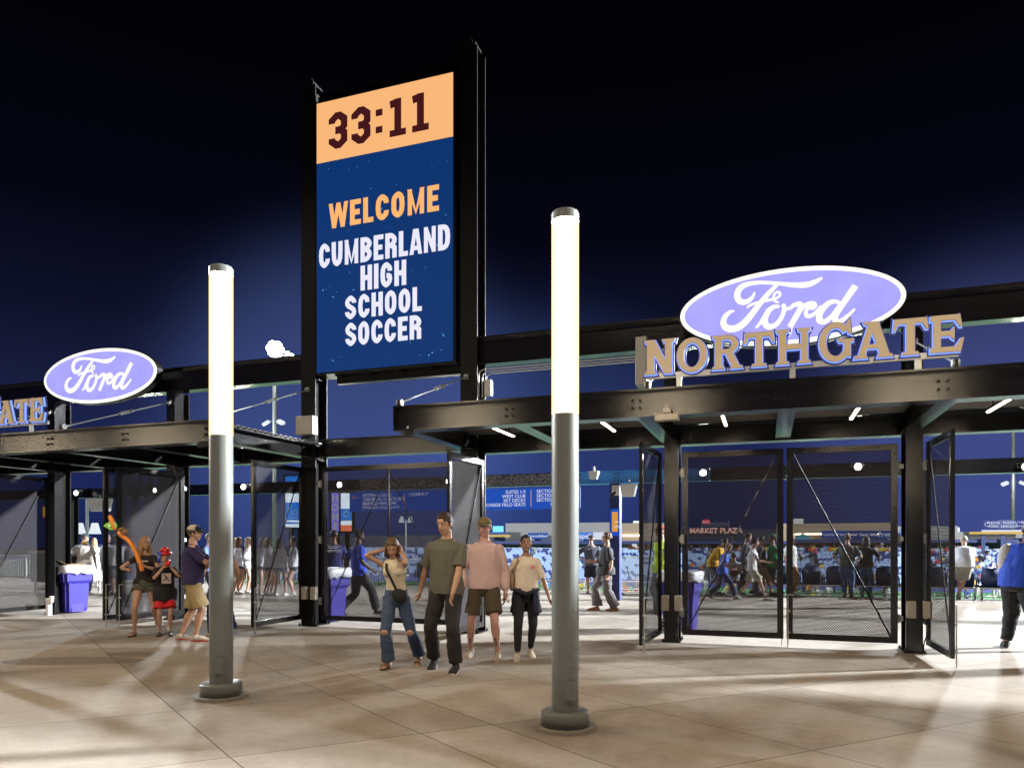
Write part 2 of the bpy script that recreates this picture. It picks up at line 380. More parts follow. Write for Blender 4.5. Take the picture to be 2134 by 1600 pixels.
def canopy(name, x0, x1, cols, label, deck=True, strips=()):
    root = empty(name, ((x0+x1)/2, YC0, 0), 0, label, 'canopy'); ox = (x0+x1)/2
    def B(mb, n, m): return mb.build(n, m, root, loc=(-ox, -YC0, 0))
    fb = ibeam(MB(), 'x', x0, x1, 8.82, 3.0, 3.335, .25)
    for e in (x0, x1): fb.box(min(e, e+.012), max(e, e+.012), 8.70, 8.82-.008, 3.0205, 3.3145)
    B(fb, 'front_beam', M['steel'])
    xj = x0+1.63
    while xj < x1-.2:
        bb = MB(); bolts(bb, xj, 3.17, 8.812, 2, 2); xj += 1.63; B(bb, 'bolt_group', M['steelflat'])
    B(ibeam(MB(), 'x', x0+.16, x1, YC1-.13, 2.98, 3.31, .25), 'rear_beam', M['steel'])
    B(ibeam(MB(), 'x', x0, x1, YC0+.13, 4.43, 4.89, .24), 'upper_beam', M['steel'])
    j = MB(); xj = x0+.13; k = 0; n = int(round((x1-x0)/1.63))
    for k in range(n+1):
        xx = x0+.12+k*((x1-x0-.24)/n)
        jm = ibeam(MB(), 'y', 8.96, YC0+.2 if 0 < k < n or True else YC0, xx, 3.004, 3.26, .20)
        B(jm, 'joist', M['steel'])
    if deck:
        d = MB(); yy = 9.0; z0, z1 = 3.265, 3.30
        prof = []; Y = 8.96
        while Y < 11.05:
            prof += [(Y, z0), (Y+.05, z0), (Y+.065, z1), (Y+.115, z1)]; Y += .13
        lo = [d.bm.verts.new((x0+.05, a, b)) for a, b in prof]; hi = [d.bm.verts.new((x1-.05, a, b)) for a, b in prof]
        for i in range(len(prof)-1): d.bm.faces.new((lo[i], lo[i+1], hi[i+1], hi[i]))
        o = B(d, 'roof_deck', M['deck']); md = o.modifiers.new('s', 'SOLIDIFY'); md.thickness = .012; md.offset = 1
    for sx in strips:
        s = MB(); s.box(sx-.014, sx+.014, 9.28, 10.56, 3.122, 3.138); h = MB(); h.box(sx-.03, sx+.03, 9.25, 10.60, 3.1385, 3.165)
        for q in (9.5, 10.35): h.box(sx-.008, sx+.008, q-.008, q+.008, 3.1655, 3.262)
        ho = B(h, 'light_housing', M['black']); so = s.build('light_strip', M['strip'], ho)
    for c in cols:
        m = column_mb(c, 4.43, w=.104); o = B(m, 'column', M['steel'])
        rod(o, (c, 8.82, 3.40), (c, YC0-.01, 4.22))
        pl = MB(); pl.box(c-.012, c+.012, 8.76, 8.88, 3.336, 3.43); pl.box(c-.012, c+.012, YC0-.06, YC0-.001, 4.15, 4.29); pl.build('lug_plate', M['steelflat'], o)
    return root
right = canopy('entrance_canopy', -4.76, 8.4, [-1.37, 1.877, 5.12], 'black steel canopy with slim lit strips under its ribbed roof, beneath the tan letters', True, (-3.69, -2.12, -.55, 1.04, 2.60, 4.2))
left = canopy('entrance_canopy', -21.0, -7.66, [-17.35, -14.1, -10.93], 'black open steel canopy left of the tall screen, without roof lights', True)

tower = empty('sign_tower', (-6.22, YC0, 0), 0, 'tall black steel frame of two columns carrying the big screen', 'sign tower')
for cx_ in (-7.79, -4.665):
    column_mb(cx_, 9.7).build('column', M['steelflat'], tower, loc=(6.22, -YC0, 0))
for cx_ in (-7.79, -4.665):
    cap = MB(); cap.box(cx_-.13, cx_+.13, YC0-.03, YC0+.25, 9.701, 9.74); cap.prism([(cx_-.07, 9.741), (cx_+.07, 9.741), (cx_, 9.90)], YC0+.08, YC0+.16)
    cap.build('column_cap', M['steelflat'], tower, loc=(6.22, -YC0, 0))
ibeam(MB(), 'x', -7.62, -4.83, YC0+.19, 3.03, 3.35, .25).build('cross_beam', M['steel'], tower, loc=(6.22, -YC0, 0))
ibeam(MB(), 'x', -7.62, -4.83, YC0+.28, 9.33, 9.6, .2).build('top_beam', M['steelflat'], tower, loc=(6.22, -YC0, 0))
for cx_, a in ((-7.79, -1), (-4.665, 1)):
    pass
rod(tower, (-4.72+6.22, 8.82-YC0, 3.40), (-4.70+6.22, -.01, 4.24)); rod(tower, (-7.75+6.22, 8.82-YC0, 3.40), (-7.79+6.22, -.01, 4.24))
pl = MB()
for qx in (-4.72, -7.75): pl.box(qx-.012, qx+.012, 8.76, 8.88, 3.3365, 3.43)
pl.build('lug_plate', M['steelflat'], tower, loc=(6.22, -YC0, 0))

# ------------------------------------------------------------------ stroke lettering
def strip2(pts, w):
    """mitred ribbon through 2-D points -> list of quads"""
    n = len(pts); ws = w if isinstance(w, list) else [w]*n
    L_, R_ = [], []
    for i in range(n):
        p = Vector(pts[i]); a = Vector(pts[max(i-1, 0)]); c = Vector(pts[min(i+1, n-1)])
        d1 = (p-a).normalized() if i else (c-p).normalized(); d2 = (c-p).normalized() if i < n-1 else d1
        t = (d1+d2)
        t = t.normalized() if t.length > 1e-6 else d1
        nn = Vector((-t.y, t.x)); k = 1/max(.5, abs(nn.dot(Vector((-d1.y, d1.x)))))
        L_.append(p+nn*ws[i]/2*k); R_.append(p-nn*ws[i]/2*k)
    return [(L_[i], R_[i], R_[i+1], L_[i+1]) for i in range(n-1)], L_, R_
def ribbon(mb, pts, w, y, zc=None):
    q, L_, R_ = strip2(pts, w)
    if zc: L_, R_ = [Vector((p.x, min(zc[1], max(zc[0], p.y)))) for p in L_], [Vector((p.x, min(zc[1], max(zc[0], p.y)))) for p in R_]
    a = [(mb.bm.verts.new((l.x, y, l.y)), mb.bm.verts.new((r.x, y, r.y))) for l, r in zip(L_, R_)]
    for i in range(len(a)-1): mb.bm.faces.new((a[i][0], a[i][1], a[i+1][1], a[i+1][0]))
def solid_ribbon(mb, pts, w, y0, y1, zc=None):
    q, L_, R_ = strip2(pts, w)
    if zc: L_, R_ = [Vector((p.x, min(zc[1], max(zc[0], p.y)))) for p in L_], [Vector((p.x, min(zc[1], max(zc[0], p.y)))) for p in R_]
    mb.prism([(p.x, p.y) for p in L_]+[(p.x, p.y) for p in R_[::-1]], y0, y1)
def chaikin(P):
    if len(P) < 3: return P
    o = [P[0]]
    for i in range(1, len(P)-1):
        a, b, c = Vector(P[i-1]), Vector(P[i]), Vector(P[i+1])
        o += [tuple(b+(a-b)*.45), tuple(b+(a-b)*.12+(c-b)*.12), tuple(b+(c-b)*.45)]
    return o+[P[-1]]
def glyph(ch, w, t, k=.13, chamfer=False):
    l, r, b, T, m = t/2, w-t/2, t/2, 1-t/2, .5
    k = min(k, (r-l)/2)
    f = (lambda P: P) if chamfer else (lambda P: P)
    C = lambda: [(r-k, T), (l+k, T), (l, T-k), (l, b+k), (l+k, b), (r-k, b)]
    G = {
     'C': [[(r, .64), (r, T-k)]+C()+[(r, b+k), (r, .36)]],
     'G': [[(r, .64), (r, T-k)]+C()+[(r, b+k), (r, .46), (w*.52, .46)]],
     'O': [[(l, .5), (l, T-k), (l+k, T), (r-k, T), (r, T-k), (r, b+k), (r-k, b), (l+k, b), (l, b+k), (l, .5)]],
     'S': [[(r, .68), (r, T-k), (r-k, T), (l+k, T), (l, T-k), (l, .66), (l+.3*k, .57), (r-.3*k, .43), (r, .34), (r, b+k), (r-k, b), (l+k, b), (l, b+k), (l, .32)]],
     'U': [[(l, 1), (l, b+k), (l+k, b), (r-k, b), (r, b+k), (r, 1)]],
     'D': [[(l, 0), (l, 1)], [(l, T), (r-k, T), (r, T-k), (r, b+k), (r-k, b), (l, b)]],
     'B': [[(l, 0), (l, 1)], [(l, T), (r-k, T), (r, T-k), (r, .53+k), (r-k, .53), (l, .53)], [(l, .51), (r-k, .51), (r, .51-k), (r, b+k), (r-k, b), (l, b)]],
     'R': [[(l, 0), (l, 1)], [(l, T), (r-k, T), (r, T-k), (r, .5+k), (r-k, .5), (l, .5)], [(r-k, .5), (r, .40), (r, 0)]],
     'P': [[(l, 0), (l, 1)], [(l, T), (r-k, T), (r, T-k), (r, .48+k), (r-k, .48), (l, .48)]],
     'E': [[(l, 0), (l, 1)], [(l, T), (w, T)], [(l, m), (w*.9, m)], [(l, b), (w, b)]],
     'L': [[(l, 0), (l, 1)], [(l, b), (w, b)]],
     'H': [[(l, 0), (l, 1)], [(r, 0), (r, 1)], [(l, m), (r, m)]],
     'I': [[(w/2, 0), (w/2, 1)]],
     'T': [[(w/2, 0), (w/2, 1)], [(0, T), (w, T)]],
     'N': [[(l*.9, 0), (l*.9, 1)], [(w-l*.9, 0), (w-l*.9, 1)], [(l*.8, 1.05), (w-l*.8, -.05)]],
     'M': [[(l, 0), (l, 1)], [(r, 0), (r, 1)], [(l*.8, 1.1), (w/2, .02), (w-l*.8, 1.1)]],
     'W': [[(l*.6, 1.1), (w*.27, -.05)], [(w*.27, -.05), (w/2, 1.0)], [(w/2, 1.0), (w*.73, -.05)], [(w*.73, -.05), (w-l*.6, 1.1)]],
     'A': [[(l*.7, -.1), (w/2-.03, 1.05)], [(w/2+.03, 1.05), (w-l*.7, -.1)], [(w*.25, .25), (w*.75, .25)]],
     '3': [[(l, .70), (l, T-k), (l+k, T), (r-k, T), (r, T-k), (r, .5+k*.8), (r-k*.7, .5), (r, .5-k*.8), (r, b+k), (r-k, b), (l+k, b), (l, b+k), (l, .30)], [(w*.36, .5), (r-k*.7, .5)]],
     '1': [[(w*.55, 0), (w*.55, 1)], [(w*.12, b*.8), (w*.98, b*.8)], [(w*.14, .86), (w*.55, .90)]],
     ':': [[(w/2, .64), (w/2, .82)], [(w/2, .18), (w/2, .36)]],
    }
    P = G.get(ch, [])
    return P if chamfer else [chaikin(p) if len(p) > 5 and ch not in 'W' else p for p in P]
def word(mb, s, x0, x1, z0, z1, y, tw=.17, gap=.10, wid={}, rise=0, solid=None, chamfer=False, k=.13, inflate=0):
    ws = [wid.get(c, .46) for c in s]; tot = sum(ws)+gap*(len(s)-1); sx = (x1-x0)/tot; sz = z1-z0; cx = 0
    lay = 0
    for c, w in zip(s, ws):
        for p in glyph(c, w, tw, k, chamfer):
            lay += 1
            pts = [(x0+(cx+a)*sx, z0+b*sz) for a, b in p]
            th = tw*(sx+sz)/2 + inflate
            if solid: solid_ribbon(mb, pts, th, y-lay*.0004, y+solid)
            else: ribbon(mb, pts, th*(.86 if c in 'WMNA' and len(p) < 4 or c == 'W' else 1), y-lay*.0005, zc=(z0, z1))
        cx += w+gap

# ------------------------------------------------------------------ the tall screen
YS = 11.06
SX0, SX1, SZ0, SZ1 = -7.575, -4.93, 4.515, 9.30
def led_panel(name, base, m_s, noise_amt=.35, spots=False):
    m, nt, b = _mat(name); N = nt.nodes.new; L = nt.links.new
    b.inputs['Base Color'].default_value = (.004, .004, .005, 1); b.inputs['Roughness'].default_value = .6; b.inputs['Specular IOR Level'].default_value = .1
    t = N('ShaderNodeTexCoord'); w1 = N('ShaderNodeTexWave'); w1.inputs['Scale'].default_value = 9; w1.bands_direction = 'DIAGONAL'; w1.inputs['Distortion'].default_value = 1.5
    n = N('ShaderNodeTexNoise'); n.inputs['Scale'].default_value = 55
    L(t.outputs['Object'], w1.inputs['Vector']); L(t.outputs['Object'], n.inputs['Vector'])
    mm = N('ShaderNodeMath'); mm.operation = 'MULTIPLY_ADD'; L(n.outputs['Fac'], mm.inputs[0]); mm.inputs[1].default_value = noise_amt; mm.inputs[2].default_value = 1-noise_amt*.6
    m2 = N('ShaderNodeMath'); m2.operation = 'MULTIPLY_ADD'; L(w1.outputs['Fac'], m2.inputs[0]); m2.inputs[1].default_value = noise_amt*.35; L(mm.outputs[0], m2.inputs[2])
    m3 = N('ShaderNodeMath'); m3.operation = 'MULTIPLY'; L(m2.outputs[0], m3.inputs[0]); m3.inputs[1].default_value = m_s
    b.inputs['Emission Color'].default_value = (*base, 1); L(m3.outputs[0], b.inputs['Emission Strength'])
    return m
scr = empty('display_screen', (-6.25, YS, SZ0), 0, 'tall lit screen reading 33:11 WELCOME CUMBERLAND HIGH SCHOOL SOCCER', 'display screen')
off = (6.25, -YS, -SZ0)
cb = MB(); cb.box(SX0-.025, SX1+.045, YS+.001, YS+.42, SZ0-.03, SZ1+.03); cb.build('cabinet', M['steelflat'], scr, loc=off)
rl = MB(); rl.box(SX0+.25, SX1+.1, YS+.25, YS+.40, SZ0-.16, SZ0-.031)
for q in (.3, .9, 1.5, 2.1): rl.box(SX0+q, SX0+q+.12, YS+.1, YS+.24, SZ0-.06, SZ0-.032)
rl.build('mounting_rail', M['steelflat'], scr, loc=off)
zt = SZ1-.223*(SZ1-SZ0)
p = MB(); p.box(SX0, SX1, YS-.012, YS, zt+.0005, SZ1); p.build('clock_panel', led_panel('led_panel_peach', (1.0, .50, .20), .95, .10), scr, loc=off)
p = MB(); p.box(SX0, SX1, YS-.012, YS, SZ0, zt-.0005); p.build('message_panel', led_panel('led_panel_blue', (.003, .045, .21), .72, .85), scr, loc=off)
def S(s, t): return SX0+s*(SX1-SX0), SZ1-t*(SZ1-SZ0)
def sw(w_, s0, s1, t0, t1, m, nm, **kw):
    mb = MB(); x0, zt_ = S(s0, t0); x1, zb = S(s1, t1); word(mb, w_, x0, x1, zb, zt_, YS-.015, **kw); return mb.build(nm, m, scr, loc=off)
WD = {'M': .58, 'W': .66, 'I': .17, ':': .24, 'E': .39, 'L': .36, '1': .46, '3': .50}
sw('33:11', .092, .838, .048, .182, M['ledbrown'], 'clock_lettering', tw=.185, wid=WD, chamfer=True, k=.12, gap=.085)
sw('WELCOME', .098, .907, .381, .473, M['ledorange'], 'welcome_lettering', tw=.185, wid=WD, gap=.07)
mb = MB()
for w_, s0, s1, t0, t1 in (('CUMBERLAND', .018, .985, .524, .614), ('HIGH', .337, .676, .626, .716), ('SCHOOL', .22, .786, .729, .815), ('SOCCER', .222, .783, .828, .913)):
    x0, zt_ = S(s0, t0); x1, zb = S(s1, t1); word(mb, w_, x0, x1, zb, zt_, YS-.015, tw=.185, wid=WD, gap=.07)
mb.build('message_lettering', M['ledwhite'], scr, loc=off)
mb = MB(); rs = random.Random(3)
for i in range(46):
    x, z = S(rs.uniform(.03, .97), rs.uniform(.24, .98)); r = rs.choice((.006, .008, .013))
    mb.face([(x-r, YS-.0135, z-r), (x+r, YS-.0135, z-r), (x+r, YS-.0135, z+r), (x-r, YS-.0135, z+r)])
mb.build('sparkle_pixels', emit('led_spark', (.10, .38, .75), .8), scr, loc=off)

# ------------------------------------------------------------------ illuminated oval signs with script
YO = 10.92
OC = atY(1652, 634, YO); OC.x = .265; OC.z = 4.80
RX, RZ = 1.475, .535
def T7(x, y): v = atY(1400+x/4.268, 540+y/4.268, YO-.06); return (v.x-OC.x, v.z-OC.z)
STROKES = [
 [(548, 462, 22), (520, 468, 34), (478, 505, 50), (458, 560, 58), (480, 605, 66), (535, 620, 70), (600, 600, 70), (665, 545, 66), (722, 475, 60), (775, 405, 55), (825, 345, 52), (875, 288, 46), (932, 232, 34)],
 [(735, 298, 18), (722, 330, 30), (690, 365, 46), (645, 383, 54), (602, 370, 60), (582, 330, 62), (590, 285, 62), (625, 243, 58), (690, 218, 46), (780, 208, 36), (870, 210, 34), (960, 217, 36), (1050, 226, 46), (1140, 230, 56), (1220, 222, 58), (1285, 196, 44), (1330, 170, 24)],
 [(672, 428, 18), (700, 408, 24), (750, 390, 26), (820, 374, 28), (885, 358, 28), (935, 345, 24), (962, 320, 24), (960, 300, 24), (938, 292, 24), (912, 315, 24), (906, 350, 24), (922, 375, 24), (948, 384, 16)],
 [(756, 602, 26), (785, 570, 30), (820, 512, 34), (858, 452, 40)],
 [(948, 420, 30), (905, 425, 42), (860, 462, 52), (832, 520, 56), (832, 575, 58), (870, 602, 56), (925, 582, 48), (970, 528, 42), (995, 470, 40), (998, 425, 40)],
 [(994, 412, 40), (1012, 440, 34), (1048, 436, 34), (1090, 408, 42), (1135, 400, 54), (1150, 425, 54), (1128, 470, 54), (1090, 535, 54), (1050, 604, 54)],
 [(1120, 490, 36), (1165, 430, 40), (1210, 400, 46), (1255, 395, 48), (1270, 415, 48), (1248, 432, 46)],
 [(1215, 432, 30), (1192, 470, 36), (1205, 505, 40), (1245, 500, 38), (1285, 470, 34), (1325, 425, 34)],
 [(1488, 388, 32), (1450, 375, 38), (1395, 392, 50), (1345, 440, 56), (1312, 500, 58), (1318, 548, 58), (1362, 556, 50), (1410, 520, 42), (1455, 465, 38), (1492, 410, 34)],
 [(1634, 236, 62), (1590, 300, 60), (1530, 385, 56), (1478, 462, 54), (1452, 520, 52), (1465, 556, 50), (1512, 545, 44), (1570, 500, 34), (1622, 448, 22)],
]
def oval_sign(label, cx):
    root = empty('oval_sign', (cx, YO, OC.z), 0, label, 'sign', 'lit oval signs on the upper beam')
    def ellp(a, b, n=72): return [(a*math.cos(2*math.pi*i/n), b*math.sin(2*math.pi*i/n)) for i in range(n)]
    m = MB(); m.prism(ellp(RX+.015, RZ+.015), -.04, .09); m.build('sign_can', M['steelflat'], root)
    for q in (-1, 1): pass
    m = MB(); m.prism(ellp(RX-.06, RZ-.06), -.052, -.0405); m.build('sign_face', blue_face, root)
    m = MB(); o, i_ = ellp(RX, RZ), ellp(RX-.062, RZ-.062); n = len(o)
    for k in range(n):
        k2 = (k+1) % n
        for (A, B_, y) in ((o, i_, -.056),): m.face([(A[k][0], y, A[k][1]), (A[k2][0], y, A[k2][1]), (B_[k2][0], y, B_[k2][1]), (B_[k][0], y, B_[k][1])])
        m.face([(o[k][0], -.056, o[k][1]), (o[k2][0], -.056, o[k2][1]), (o[k2][0], -.0405, o[k2][1]), (o[k][0], -.0405, o[k][1])])
    m.build('sign_rim', M['ovalwhite'], root)
    m = MB(); sc = 1/4.268/F*10.2
    for li, st in enumerate(STROKES):
        P = crom(st, 5); pts = [T7(a, b) for a, b, w_ in P]; ws = [max(8, w_*.86)*sc for _, _, w_ in P]
        ribbon(m, pts, ws, -.0545-li*.0006)
        for e in (0, -1):
            if (li, e) in ((5, -1), (9, 0)): continue
            x, z = pts[e]; r = ws[e]/2; yy = -.0545-li*.0006-.0003
            m.face([(x+r*math.cos(a), yy, z+r*math.sin(a)) for a in [2*math.pi*k/12 for k in range(12)]])
    m.build('script_lettering', M['ovalwhite'], root)
    m = MB()
    for q in (-.8, .8): m.box(q-.04, q+.04, .0905, .18, -.35, .05)
    m.build('bracket', M['steelflat'], root)
    return root
def blue_face_mat():
    m, nt, b = _mat('oval_blue_face'); N = nt.nodes.new; L = nt.links.new
    t = N('ShaderNodeTexCoord'); n = N('ShaderNodeTexNoise'); n.inputs['Scale'].default_value = 2.2; n.inputs['Detail'].default_value = 2
    L(t.outputs['Object'], n.inputs['Vector'])
    mx = N('ShaderNodeMix'); mx.data_type = 'RGBA'; mx.inputs['A'].default_value = (.33, .31, .98, 1); mx.inputs['B'].default_value = (.48, .46, 1.0, 1)
    L(n.outputs['Fac'], mx.inputs['Factor']); L(mx.outputs['Result'], b.inputs['Emission Color']); b.inputs['Emission Strength'].default_value = 1.0
    b.inputs['Base Color'].default_value = (.02, .02, .05, 1); b.inputs['Specular IOR Level'].default_value = .2
    return m
blue_face = blue_face_mat()
oval_sign('large blue oval with white script on the upper beam behind the tan letters', OC.x)
oval_sign('blue oval with white script further left, above the left canopy', -12.52)

# ------------------------------------------------------------------ tan slab letters
def serif_letter(ch):
    """polygons in a unit box (w, 1)"""
    def rg(cx, cz, rx, rz, wx, wz, a0, a1, n=20):
        A = [R(a0+(a1-a0)*i/n) for i in range(n+1)]
        return [(cx+rx*math.cos(a), cz+rz*math.sin(a)) for a in A]+[(cx+(rx-wx)*math.cos(a), cz+(rz-wz)*math.sin(a)) for a in A[::-1]]
    def sf(x0, x1, z, up=1, h=.085): return [(x0, z), (x1, z), (x1-.03, z+up*h), (x0+.03, z+up*h)]
    s = .19
    if ch == 'N': return .86, [[(.08, .05), (.08+s, .05), (.08+s, .95), (.08, .95)], [(.58, .05), (.58+s, .05), (.58+s, .95), (.58, .95)], [(.05, 1), (.30, 1), (.78, 0), (.56, 0)], sf(0, .34, 0), sf(.50, .86, 1, -1), sf(0, .2, 1, -1)]
    if ch == 'O': return .86, [rg(.43, .5, .43, .52, .20, .15, 0, 180), rg(.43, .5, .43, .52, .20, .15, 180, 360)]
    if ch == 'R': return .84, [[(.08, .05), (.08+s, .05), (.08+s, .95), (.08, .95)], rg(.42, .73, .30, .27, .18, .125, -90, 90), [(.1, 1), (.43, 1), (.43, .875), (.1, .875)], [(.1, .46), (.43, .46), (.43, .585), (.1, .585)], [(.34, .5), (.56, .52), (.76, .06), (.54, .06)], sf(0, .35, 0), sf(.50, .84, 0), sf(0, .25, 1, -1)]
    if ch == 'T': return .86, [[(.33, .05), (.53, .05), (.53, .9), (.33, .9)], [(.03, 1), (.83, 1), (.83, .86), (.03, .86)], sf(.22, .64, 0), [(.03, 1), (.0, .68), (.06, .68), (.16, .88)], [(.83, 1), (.86, .68), (.80, .68), (.70, .88)]]
    if ch == 'H': return .94, [[(.08, .05), (.08+s, .05), (.08+s, .95), (.08, .95)], [(.67, .05), (.67+s, .05), (.67+s, .95), (.67, .95)], [(.2, .42), (.75, .42), (.75, .57), (.2, .57)], sf(0, .36, 0), sf(.58, .94, 0), sf(0, .36, 1, -1), sf(.58, .94, 1, -1)]
    if ch == 'G': return .92, [rg(.45, .5, .45, .53, .20, .15, 38, 180), rg(.45, .5, .45, .53, .20, .15, 180, 325), [(.66, .12), (.84, .08), (.84, .48), (.66, .48)], [(.54, .48), (.92, .48), (.92, .56), (.50, .56)], [(.72, .98), (.82, 1.12), (.86, .68), (.78, .70)]]
    if ch == 'A': return .94, [[(.10, .05), (.28, .05), (.52, .98), (.36, .98)], [(.86, .05), (.64, .05), (.36, 1), (.60, 1)], [(.22, .26), (.72, .26), (.70, .38), (.26, .38)], sf(0, .34, 0), sf(.56, .94, 0), sf(.24, .62, 1, -1, .07)]
    if ch == 'E': return .84, [[(.08, .02), (.08+s, .02), (.08+s, .98), (.08, .98)], [(.0, 1.0), (.76, 1.0), (.76, .86), (.0, .86)], [(.2, .43), (.56, .43), (.56, .57), (.2, .57)], [(.0, 0), (.78, 0), (.78, .14), (.0, .14)], [(.76, 1), (.82, .66), (.76, .66), (.62, .88)], [(.78, 0), (.86, .36), (.79, .36), (.62, .12)], [(.56, .62), (.62, .68), (.62, .32), (.54, .38)]]
def inflate_poly(P, d):
    c = Vector((sum(p[0] for p in P)/len(P), sum(p[1] for p in P)/len(P))); n = len(P); out = []
    area = sum(P[i][0]*P[(i+1) % n][1]-P[(i+1) % n][0]*P[i][1] for i in range(n)); sg = 1 if area > 0 else -1
    for i in range(n):
        a, b, c = Vector(P[i-1]), Vector(P[i]), Vector(P[(i+1) % n])
        e1 = (b-a); e2 = (c-b)
        if e1.length < 1e-6 or e2.length < 1e-6: out.append(tuple(b)); continue
        n1 = Vector((e1.y, -e1.x)).normalized()*sg; n2 = Vector((e2.y, -e2.x)).normalized()*sg
        k = n1+n2
        k = k/max(.35, k.length_squared/2) if k.length > 1e-4 else n1
        out.append(tuple(b+k*d))
    return out
LET = [('N', 1343, 1408), ('O', 1411, 1474), ('R', 1484, 1548), ('T', 1550, 1614), ('H', 1617, 1690), ('G', 1706, 1779), ('A', 1778, 1861), ('T', 1860, 1934), ('E', 1938, 2006)]
def letter_sign(label, dx, only=None):
    YL = 8.66
    root = empty('gate_lettering', (dx, YL, 3.46), 0, label, 'sign', 'tan letter signs on the canopies')
    for ch, a, b in LET:
        x0 = atY(a, 740, YL).x; x1 = atY(b, 740, YL).x; w, polys = serif_letter(ch)
        h = .385 if ch not in 'NG' else .405
        lr = empty('letter_root', (0, 0, 0)); bpy.data.objects.remove(lr)
        def tr(P): return [(x0+p[0]/w*(x1-x0), .02+p[1]*h) for p in P]
        f = MB(); hm = MB(); bk = MB()
        for i, P in enumerate(polys):
            Q = tr(P)
            f.prism(Q, -.03-i*.0004, 0.0+i*.0004)
            hm.prism(inflate_poly(Q, .006), .008+i*.0004, .03+i*.0004)
            bk.prism(inflate_poly(Q, .020), .034+i*.0004, .05+i*.0004)
        fo = f.build('letter', M['tan'], root); hm.build('letter_halo', M['halo'], fo); bk.build('letter_back', M['navy'], fo)
    r = MB(); x0, x1 = atY(1343, 740, YL).x, atY(2006, 740, YL).x
    r.box(x0+.02, x1-.02, .06, .11, -.012, .05)
    for q in (.12, .5, .88): r.box(x0+(x1-x0)*q-.03, x0+(x1-x0)*q+.03, .062, .10, -.122, -.013)
    r.build('mounting_rail', M['galv'], root)
    return root
letter_sign('tan NORTH GATE letters edged in blue light on the right canopy', 0)
letter_sign('tan letters ending in ATE on the left canopy, cut off by the frame', -13.06)

# ================================================================== GATE LEAVES
def leaf(label, hinge, free, diag=1, rodded=True, group='mesh gate leaves'):
    """hinge, free: (x, y) of the two bottom corners; local x runs hinge -> free"""
    h, f = Vector(hinge), Vector(free); w = (f-h).length; a = math.atan2((f-h).y, (f-h).x)
    root = empty('gate_leaf', (h.x, h.y, 0), a, label, 'gate', group)
    z0, z1, t = .11, 2.86, .085
    m = MB(); d = .045
    m.box(0, t, -d/2, d/2, z0, z1); m.box(w-t, w, -d/2, d/2, z0, z1)
    m.box(t+.0005, w-t-.0005, -d/2+.001, d/2-.001, z0, z0+t); m.box(t+.0005, w-t-.0005, -d/2+.001, d/2-.001, z1-t, z1)
    m.build('leaf_frame', M['steel'], root)
    p = MB(); p.face([(t, -.012, z0+t), (w-t, -.012, z0+t), (w-t, -.012, z1-t), (t, -.012, z1-t)]); p.build('perforated_panel', M['perf'], root)
    b = MB()
    A = (t, .004, z1-t) if diag > 0 else (t, .004, z0+t); B_ = (w-t, .004, z0+t) if diag > 0 else (w-t, .004, z1-t)
    b.tube([A, B_], .011, 6); b.build('brace', M['steelflat'], root)
    r = MB()
    for k in range(8):
        for xx in (t/2, w-t/2): r.tube([(xx, -d/2-.006, z0+.15+k*.35), (xx, d/2+.006, z0+.15+k*.35)], .008, 6)
    for k in range(4):
        for zz in (z0+t/2, z1-t/2): r.tube([(.25+k*(w-.5)/3, -d/2-.006, zz), (.25+k*(w-.5)/3, d/2+.006, zz)], .008, 6)
    r.build('rivet_row', M['steelflat'], root)
    for zz in (.45, 1.55, 2.55):
        q = MB(); q.box(-.015, .03, -d/2-.02, -d/2-.001, zz-.07, zz+.07); q.tube([(-.025, -.03, zz-.05), (-.025, -.03, zz+.05)], .018, 8); q.box(-.075, -.035, -.05, -.02, zz-.03, zz+.03)
        q.build('hinge', M['galv'], root)
    if rodded:
        q = MB(); q.tube([(w-.02, d/2+.02, .75), (w-.02, d/2+.02, .004)], .009, 6); q.box(w-.05, w-.005, d/2+.0005, d/2+.03, .5, .53); q.box(w-.05, w-.005, d/2+.0005, d/2+.03, .2, .22)
        q.tube([(w-.02, d/2+.02, .75), (w-.1, d/2+.03, .75)], .009, 6)
        q.build('drop_rod', M['boxgrey'], root)
    return root
ty = YC0+.12
leaf('mesh gate leaf swung open at the far left edge', (-14.29, ty), (-14.40, 9.72))
leaf('open mesh gate leaf nearer the blue bin, its narrow inner side showing', (-11.13, ty), (-11.22, 9.84))
leaf('open mesh gate leaf right behind the girl with the balloon', (-10.72, ty), (-10.93, 9.86))
leaf('open mesh gate leaf left of the screen tower, in front of the girls in white', (-7.99, ty), (-8.0, 9.85))
leaf('open mesh gate leaf right of the screen tower, behind the man in the grey tee', (-4.46, ty), (-4.50, 9.92))
leaf('open mesh gate leaf seen almost edge on, left of the closed pair', (-1.545, ty), (-1.62, 9.84))
leaf('open mesh gate leaf right of the closed pair, seen from its inner side', (2.055, ty), (2.09, 9.95))
leaf('left leaf of the closed gate pair under the oval sign', (-1.22, ty), (.215, ty), -1)
leaf('right leaf of the closed gate pair under the oval sign', (1.69, ty), (.255, ty), -1)
ts = leaf('wide mesh screen closing the bay between the tower columns', (-7.60, ty), (-4.86, ty), -1, False)
for o_ in list(ts.children):
    if o_.name.startswith('brace'): bpy.data.objects.remove(o_)
for a_ in (.09, 2.65):
    b = MB(); b.tube([(a_, .004, .2), (1.37, .006, 2.77)], .011, 6); b.build('brace', M['steelflat'], ts)
b = MB(); b.box(1.36, 1.38, -.01, .02, .196, 2.774); b.build('mullion', M['steelflat'], ts)

